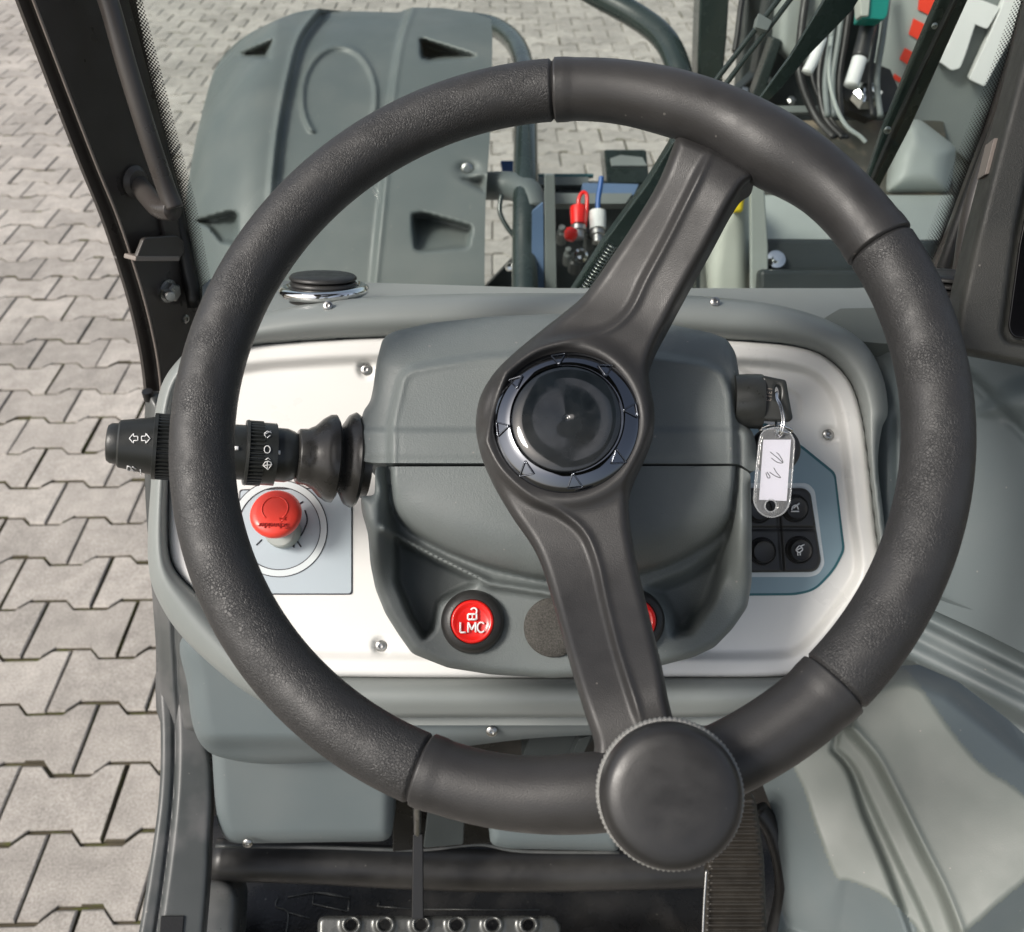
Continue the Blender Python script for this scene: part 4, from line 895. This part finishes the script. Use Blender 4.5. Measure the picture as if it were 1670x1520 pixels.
prism('clamp', M['machine_grey'], wl, PE(1243, 38, .785, 40), rc([(1237, 20), (1260, 34), (1252, 50), (1232, 44)], 3), .012, 0, .001)
sb_ = empty('wiper_strap', W(1330, 80, .8), 'flat dark strap narrowing down to the wheel, outside the windscreen', 'strap')
prism('strap_band', M['tube_black'], sb_, GO2, [(1368, -40), (1425, -40), (1390, 18), (1320, 90), (1270, 150), (1225, 190), (1222, 184), (1290, 90)], .004, 0, .001)

# ------------------------------------------------------------------ mudguard outside
FC = Cyl(1.60, .56, .60)
mg = empty('mudguard', (-.25, 1.2, .9), 'grey moulded front wheel mudguard with recessed pockets outside the windscreen', 'mudguard')
fo = np.vstack([spl([(296, 520), (298, 420), (303, 330), (315, 250), (332, 175), (352, 110), (385, 70), (425, 45), (478, 22), (520, 14)], 5, False), [(560, 18), (650, 20), (672, 12), (720, 13), (770, 20), (801, 30)], spl([(803, 60), (800, 200), (792, 330), (790, 480), (790, 520)], 5, False)])
def quad4(*p): return np.array(p, float)
pk = [(rc([(372, 92), (448, 62), (440, 92), (450, 98), (400, 97)], 3), 'n'), (rc([(683, 62), (693, 62), (782, 90), (770, 96), (700, 103), (684, 96)], 4), 'n'),
      (rc([(318, 358), (380, 342), (390, 350), (388, 400), (360, 398), (340, 372), (318, 362)], 4), 'd'), (rc([(671, 348), (690, 345), (772, 368), (765, 405), (690, 413), (674, 408)], 8), 'd')]
sl = spl([(524, 14), (490, 60), (472, 120), (456, 200), (446, 290), (440, 400), (436, 520)], 6, False); sr = spl([(672, 12), (655, 60), (640, 150), (630, 260), (618, 380), (604, 520)], 6, False)
midP = np.vstack([sl, sr[::-1]])
def h_mg(x, y, s):
    z = -.012*ss(-5, 7, sdf(x, y, midP)) + .006*np.exp(-(dline(x, y, sl)/6)**2)+.004*np.exp(-(dline(x, y, sr)/5)**2)
    z += .006*np.exp(-((np.hypot((x-553)/60, (y-158)/82)-1)*60/3.5)**2)*(y < 215)  # embossed ring stands for the vent ring's reflection in the glass
    z += rnd(dline(x, y, fo[:46]), 125, .13)*(1-ss(360, 455, x))
    for q, kd in pk:
        sd = sdf(x, y, q)
        x0_, x1_ = q[:, 0].min(), q[:, 0].max(); y0_, y1_ = q[:, 1].min(), q[:, 1].max()
        if kd == 'd': ramp = np.clip((y1_-y)/(y1_-y0_), 0, 1); z = z-.055*ss(0, 7, sd)*(.25+.75*ramp)
        else: z = z-.045*ss(0, 12, sd)
    z -= .012*np.exp(-(np.hypot((x-762)/14, (y-276)/10))**2)
    z -= .03*ss(0, 18, sdf(x, y, rc([(735, 288), (795, 284), (795, 318), (780, 312)], 4)))
    return z
relief('guard_shell', M['mudguard'], mg, FC, fo, h_mg, 3.6, .006)
c = FC.hit(762, 275, -.008); lathe('guard_bolt', M['steel'], mg, c, nrm(CAM-c), [(0, .008), (.004, .008), (.006, .005), (.0061, .001)], 16)

# ------------------------------------------------------------------ things outside in front
gb = empty('guard_tube', W(857, 250, 1.3), 'black bent tube rising beside the mudguard', 'tube')
ptube('bent_tube', M['tube_black'], gb, [(770, 36, 1.80), (806, 44, 1.76), (836, 66, 1.66), (852, 100, 1.56), (857, 150, 1.46), (857, 300, 1.30), (856, 420, 1.26), (856, 520, 1.23)], 15, seg=20)
gb2 = empty('roll_tube', W(1070, 60, 1.3), 'thick black curved tube entering from the top centre', 'tube')
ptube('curved_tube', M['tube_black'], gb2, [(920, -40, 1.4), (975, -8, 1.38), (1040, 28, 1.35), (1082, 62, 1.32), (1104, 105, 1.30), (1112, 160, 1.28), (1112, 330, 1.2), (1112, 520, 1.15)], 19, seg=20)
ex = empty('mudguard_support', W(840, 300, 1.25), 'fat curved dark support pipe joining the mudguard edge', 'pipe')
ptube('support_pipe', M['mudguard'], ex, [(745, 300, 1.36), (790, 303, 1.33), (835, 304, 1.31), (862, 316, 1.29), (870, 345, 1.28)], 22, seg=20)
ptube('bracket_loop', M['tube_black'], ex, [(818, 318, 1.27), (815, 345, 1.27), (828, 372, 1.27), (845, 392, 1.27)], 4)
ptube('bracket_loop', M['tube_black'], ex, [(880, 330, 1.27), (872, 360, 1.27), (860, 380, 1.27)], 4)
fr = empty('front_frame', W(950, 420, 1.35), 'dark front loader frame with upright plates and blue bars', 'loader frame')
PX = PE(950, 400, 1.42, 15)
prism('frame_block', M['machine_dark'], fr, PX, [(862, 325), (1120, 325), (1230, 560), (860, 560)], .2, 0, .004)
prism('gusset', M['machine_dark'], fr, PE(830, 440, 1.32, 20), [(785, 475), (850, 408), (870, 415), (870, 560), (785, 560)], .03, 0, .003)
prism('cross_bar', M['machine_grey'], fr, PE(950, 330, 1.36, 40), rc([(868, 315), (1032, 315), (1020, 332), (868, 332)], 2), .03, 0, .003)
prism('cross_bar', M['machine_grey'], fr, PE(950, 295, 1.46, 40), rc([(862, 288), (960, 288), (960, 302), (862, 302)], 2), .03, 0, .003)
prism('blue_bar', M['blue_grey'], fr, PE(1000, 305, 1.40, 40), rc([(950, 298), (1042, 300), (1034, 318), (950, 315)], 2), .03, 0, .003)
prism('blue_block', M['blue'], fr, PE(830, 270, 1.5, 30), rc([(816, 262), (842, 262), (842, 282), (820, 282)], 2), .03, 0, .003)
prism('edge_strip', M['teal_line'], fr, PE(900, 286, 1.5, 40), rc([(868, 283), (968, 283), (968, 288), (868, 288)], 1), .01, 0, .001)
prism('upright_plate', M['machine_grey'], fr, PE(897, 360, 1.22, 10), rc([(888, 285), (905, 285), (908, 470), (906, 560), (890, 560)], 3), .008, 0, .001)
prism('blue_strip', M['blue_grey'], fr, PE(875, 400, 1.24, 10), rc([(868, 345), (886, 330), (888, 560), (866, 560)], 3), .006, 0, .001)
lathe('frame_bolt', M['chrome'], fr, W(947, 418, 1.30), -FW, [(0, .010), (.006, .010), (.009, .006), (.0092, .001)], 20)
for (a, b, r_) in ((915, 395, 8), (960, 402, 9), (938, 440, 12), (985, 415, 8), (970, 440, 10), (925, 430, 7)):
    lathe('valve_stub', M['machine_grey'] if r_ < 9 else M['machine_dark'], fr, W(a, b, 1.33), nrm(-FW+UP*.6), [(0, r_*.0009), (.02, r_*.0009), (.022, r_*.0006), (.03, r_*.0006), (.031, .001)], 20)
lathe('frame_bolt', M['chrome'], fr, W(832, 437, 1.28), -FW, [(0, .007), (.006, .007), (.009, .005), (.0092, .001)], 6)
bxk = empty('black_connector_box', W(1025, 270, 1.5), 'small black open box beyond the connectors', 'box')
prism('box_back', M['tube_black'], bxk, PE(1022, 270, 1.52, 25), [(985, 244), (1054, 244), (1056, 262), (1060, 300), (990, 300)], .06, 0, .003)
prism('box_lid', M['machine_grey'], bxk, PE(1022, 262, 1.46, 60), [(995, 258), (1012, 252), (1048, 256), (1056, 270), (998, 270)], .006, .002, .001)
def coupling(name, px, py, D, m1, m2, lbl, blue=False):
    e = empty(name, W(px, py, D), lbl, 'hose coupling', 'hose couplings on the loader frame'); up = nrm(UP+FW*.2)
    lathe('coupling_body', M['steel'], e, W(px, py+44, D), up, [(0, .008), (.01, .008), (.011, .011), (.02, .011), (.022, .008), (.035, .008)], 24)
    lathe('dust_cap', m1, e, W(px, py+22, D), up, [(0, .011), (.018, .012), (.026, .0118), (.028, .008), (.03, .002)], 24)
    return e
r_ = coupling('hose_coupling', 944, 345, 1.28, M['red'], None, 'red capped hydraulic hose coupling with a red loop')
ptube('cap_loop', M['red'], r_, [(944, 342, 1.28), (944, 325, 1.28), (950, 314, 1.28), (957, 318, 1.28), (957, 340, 1.28), (953, 372, 1.28)], 3.2, seg=10)
lathe('ball_cap', M['red'], r_, W(928, 392, 1.27), nrm(UP+RT*.3), [(0, .006), (.004, .0085), (.010, .010), (.016, .008), (.019, .002)], 24)
b_ = coupling('hose_coupling', 975, 352, 1.28, M['white_paint'], None, 'white hose coupling with a blue cord standing right of the red one')
ptube('cap_cord', M['blue'], b_, [(975, 342, 1.28), (976, 322, 1.28), (979, 305, 1.28), (981, 288, 1.28)], 4.2, seg=10)

# loader arm and gear at the upper right
def P(D, e=15, az=0, px=1350, py=200): return PE(px, py, D, e, az)
post = empty('upright_post', W(1160, 80, 1.3), 'dark green upright post at the top beside the linkage rods', 'post')
prism('post_face', M['tube_black'], post, PE(1160, 80, 1.30, 5), [(1143, -40), (1192, -40), (1186, 60), (1172, 200), (1160, 560), (1132, 560), (1138, 100)], .05, 0, .004)
post2 = empty('narrow_post', W(1220, 80, 1.5), 'narrow dark post with a dangling cable behind the linkage rods', 'post')
prism('post_face', M['machine_dark'], post2, PE(1220, 60, 1.5, 5), [(1222, -40), (1262, -40), (1228, 120), (1220, 230), (1200, 230), (1212, 90)], .05, 0, .004)
ptube('dangling_cable', M['seal'], post2, [(1215, -30, 1.45), (1207, 20, 1.45), (1203, 55, 1.45), (1198, 85, 1.45)], 5, seg=8)
la = empty('loader_arm', W(1480, 120, 1.3), 'pale grey loader arm with red warning blocks at upper right', 'loader arm')
PLa = PE(1480, 120, 1.32, 10, -14)
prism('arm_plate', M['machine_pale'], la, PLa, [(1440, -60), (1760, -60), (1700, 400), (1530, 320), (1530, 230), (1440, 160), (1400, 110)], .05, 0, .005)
prism('arm_grey_plate', M['machine_grey'], la, PLa, [(1560, -60), (1760, -60), (1740, 400), (1540, 232), (1480, 190), (1500, 120)], .02, .022, .003)  # darker grey plate laid over the pale arm plate
for q in ([(1502, -30), (1534, -30), (1518, 26), (1497, 16)], [(1490, 30), (1513, 42), (1506, 70), (1482, 56)], [(1476, 78), (1497, 90), (1490, 112), (1467, 97)], [(1459, 120), (1480, 134), (1478, 142), (1456, 128)]):
    prism('warning_block', M['warn_red'], la, PLa, rc(q, 1), .004, .003, .0005)
for q in ([(1568, -30), (1588, -5), (1632, 12), (1610, 48), (1552, 24)], [(1560, 24), (1592, 38), (1575, 90), (1566, 112), (1552, 116), (1527, 98), (1548, 70)], [(1650, -30), (1700, -30), (1606, 142), (1580, 130), (1612, 60)]):
    prism('white_reflection', M['white_paint'], la, PLa, rc(q, 5), .02, .045, .002)  # white shapes stand for paper reflections in the windscreen
pl = empty('side_plate', W(1270, 150, 1.35), 'large dark steel plate beyond the windscreen, left of the hoses', 'steel plate')
prism('plate_face', M['machine_dark'], pl, PE(1300, 150, 1.42, 10), [(1186, 165), (1232, 120), (1262, -60), (1440, -60), (1460, 150), (1560, 240), (1560, 330), (1180, 330)], .04, 0, .004)
tk = empty('pale_tank', W(1320, 50, 1.3), 'pale grey tank with a chamfered corner above the dark plate', 'tank')
relief('tank_shell', M['machine_pale'], tk, PE(1320, 40, 1.33, 10), rc([(1278, -60), (1400, -60), (1372, 20), (1345, 75), (1325, 112), (1292, 103), (1266, 77), (1270, 30)], 8), lambda x, y, s: rnd(s, 16, .02), 5, .05)
cyl = empty('hydraulic_cylinder', W(1400, 60, 1.2), 'slim hydraulic cylinder with white end and teal block', 'hydraulic cylinder')
ptube('cylinder_tube', M['black_rubber'], cyl, [(1432, -20, 1.22), (1416, 40, 1.22), (1402, 96, 1.22)], 13)
ptube('cylinder_end', M['white_paint'], cyl, [(1402, 96, 1.21), (1395, 118, 1.21), (1388, 140, 1.21)], 12)
prism('valve_block', M['teal'], cyl, PE(1430, 10, 1.18, 30), rc([(1412, -30), (1455, -30), (1448, 24), (1442, 32), (1406, 30)], 3), .03, 0, .002)
prism('block_front', M['pale_plastic'], cyl, PE(1410, 10, 1.175, 30), rc([(1400, -30), (1422, -30), (1417, 26), (1404, 26)], 3), .02, 0, .002)
ho = empty('hose_bundle', W(1370, 100, 1.2), 'bundle of black and steel hydraulic hoses curving down beside the cylinder', 'hoses')
for k, (a, b) in enumerate(((1380, 5), (1391, 5), (1368, 5), (1440, 4), (1452, 5))):
    ptube('hose', M['black_rubber'] if k % 2 else M['machine_grey'], ho, [(a, -30, 1.25), (a-12, 60, 1.25), (a-22, 130, 1.25), (a-20+k, 190, 1.24)], b, seg=10)
ptube('hose', M['machine_pale'], ho, [(1356, 60, 1.18), (1352, 120, 1.18), (1362, 170, 1.18), (1380, 205, 1.18), (1402, 222, 1.18), (1412, 232, 1.18)], 3.5, seg=10)
ptube('hose_end', M['white_paint'], ho, [(1340, 62, 1.17), (1328, 95, 1.17), (1316, 118, 1.17)], 9)
for a, b, c_, r_h in ((1300, 1318, 1330, 7), (1345, 1350, 1345, 6), (1330, 1338, 1352, 4)):
    ptube('hose', M['black_rubber'], ho, [(a+20, -40, 1.30), (a+8, 40, 1.31), (b-14, 120, 1.32), (c_, 190, 1.32), (c_+30, 225, 1.30)], r_h, seg=10)
for a, b in ((1250, 130), (1290, 165), (1340, 185), (1215, 150), (1385, 185)):
    lathe('plate_bolt', M['steel'], pl, W(a, b, 1.385), nrm(-FW+UP*.2), [(0, .007), (.004, .007), (.006, .004), (.0062, .001)], 6)
prism('plate_flange', M['machine_grey'], pl, PE(1250, 180, 1.36, 30), [(1186, 172), (1440, 172), (1440, 184), (1180, 184)], .02, 0, .002)
prism('plate_rib', M['tube_black'], pl, PE(1250, 120, 1.36, 10), [(1262, 60), (1276, 66), (1240, 172), (1222, 172)], .03, 0, .002)
cp = empty('pivot_nut', W(1408, 158, 1.25), 'bright pivot nut in a black socket below the cylinder', 'nut')
lathe('socket', M['seal'], cp, W(1410, 156, 1.30), -FW, [(0, .04), (.02, .04), (.022, .03)], 8)
lathe('nut', M['chrome'], cp, W(1410, 162, 1.27), nrm(-FW+UP*.4), [(0, .020), (.014, .020), (.018, .014), (.010, .012), (.0102, .001)], 6)
mud = empty('muddy_plate', W(1400, 260, 1.25), 'dirty brown mottled steel plate behind the wheel rim at right', 'steel plate')
prism('plate_top', M['muddy'], mud, PE(1400, 260, 1.28, 70), [(1270, 195), (1540, 195), (1560, 325), (1240, 325)], .03, 0, .003)
c = W(1348, 244, 1.25); lathe('bolt', M['white_paint'], mud, c, nrm(UP-FW), [(0, .009), (.006, .009), (.009, .005), (.0091, .001)], 20)
rol = empty('pale_cover', W(1520, 250, 1.2), 'pale rounded metal cover beside the right pillar', 'cover')
relief('cover_shell', M['machine_pale'], rol, PE(1520, 260, 1.22, 40), rc([(1478, 195), (1500, 194), (1560, 240), (1550, 318), (1440, 318), (1455, 240)], 10), lambda x, y, s: rnd(s, 40, .05), 5, .03)
bl = empty('beam', W(1400, 400, 1.2), 'dark grey horizontal chassis beam with a pale top below the wheel rim', 'beam')
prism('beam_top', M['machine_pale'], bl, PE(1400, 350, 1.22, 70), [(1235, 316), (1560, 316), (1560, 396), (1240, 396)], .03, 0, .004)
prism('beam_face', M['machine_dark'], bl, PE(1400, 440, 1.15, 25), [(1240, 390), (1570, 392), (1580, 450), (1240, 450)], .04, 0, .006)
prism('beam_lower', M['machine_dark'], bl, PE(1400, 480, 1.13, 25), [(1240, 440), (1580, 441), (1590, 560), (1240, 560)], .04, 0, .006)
lathe('beam_bolt', M['chrome'], bl, W(1265, 424, 1.14), nrm(-FW+UP*.2), [(0, .0115), (.003, .0115), (.004, .006), (.010, .006), (.0102, .001)], 24)
vp = empty('pale_upright_plate', W(1225, 400, 1.1), 'pale grey upright plate right of the upper spoke', 'plate')
prism('plate_edge', M['machine_pale'], vp, PE(1240, 400, 1.12, 10), [(1224, 290), (1246, 290), (1253, 400), (1254, 560), (1226, 560)], .01, 0, .002)
bt_ = empty('pale_bottle', W(1190, 400, 1.15), 'pale translucent reservoir bottle with a yellow cap behind the spoke', 'bottle')
relief('bottle_body', M['pale_plastic'], bt_, PE(1190, 420, 1.14, 15), rc([(1185, 325), (1222, 300), (1226, 560), (1150, 560), (1153, 440), (1165, 360)], 14), lambda x, y, s: rnd(s, 26, .03), 4, .04)
relief('bottle_cap', M['yellow'], bt_, PE(1197, 325, 1.10, 20), rc([(1190, 332), (1203, 298), (1217, 304), (1211, 346), (1195, 348)], 4), lambda x, y, s: rnd(s, 6, .005), 2.5, .02)
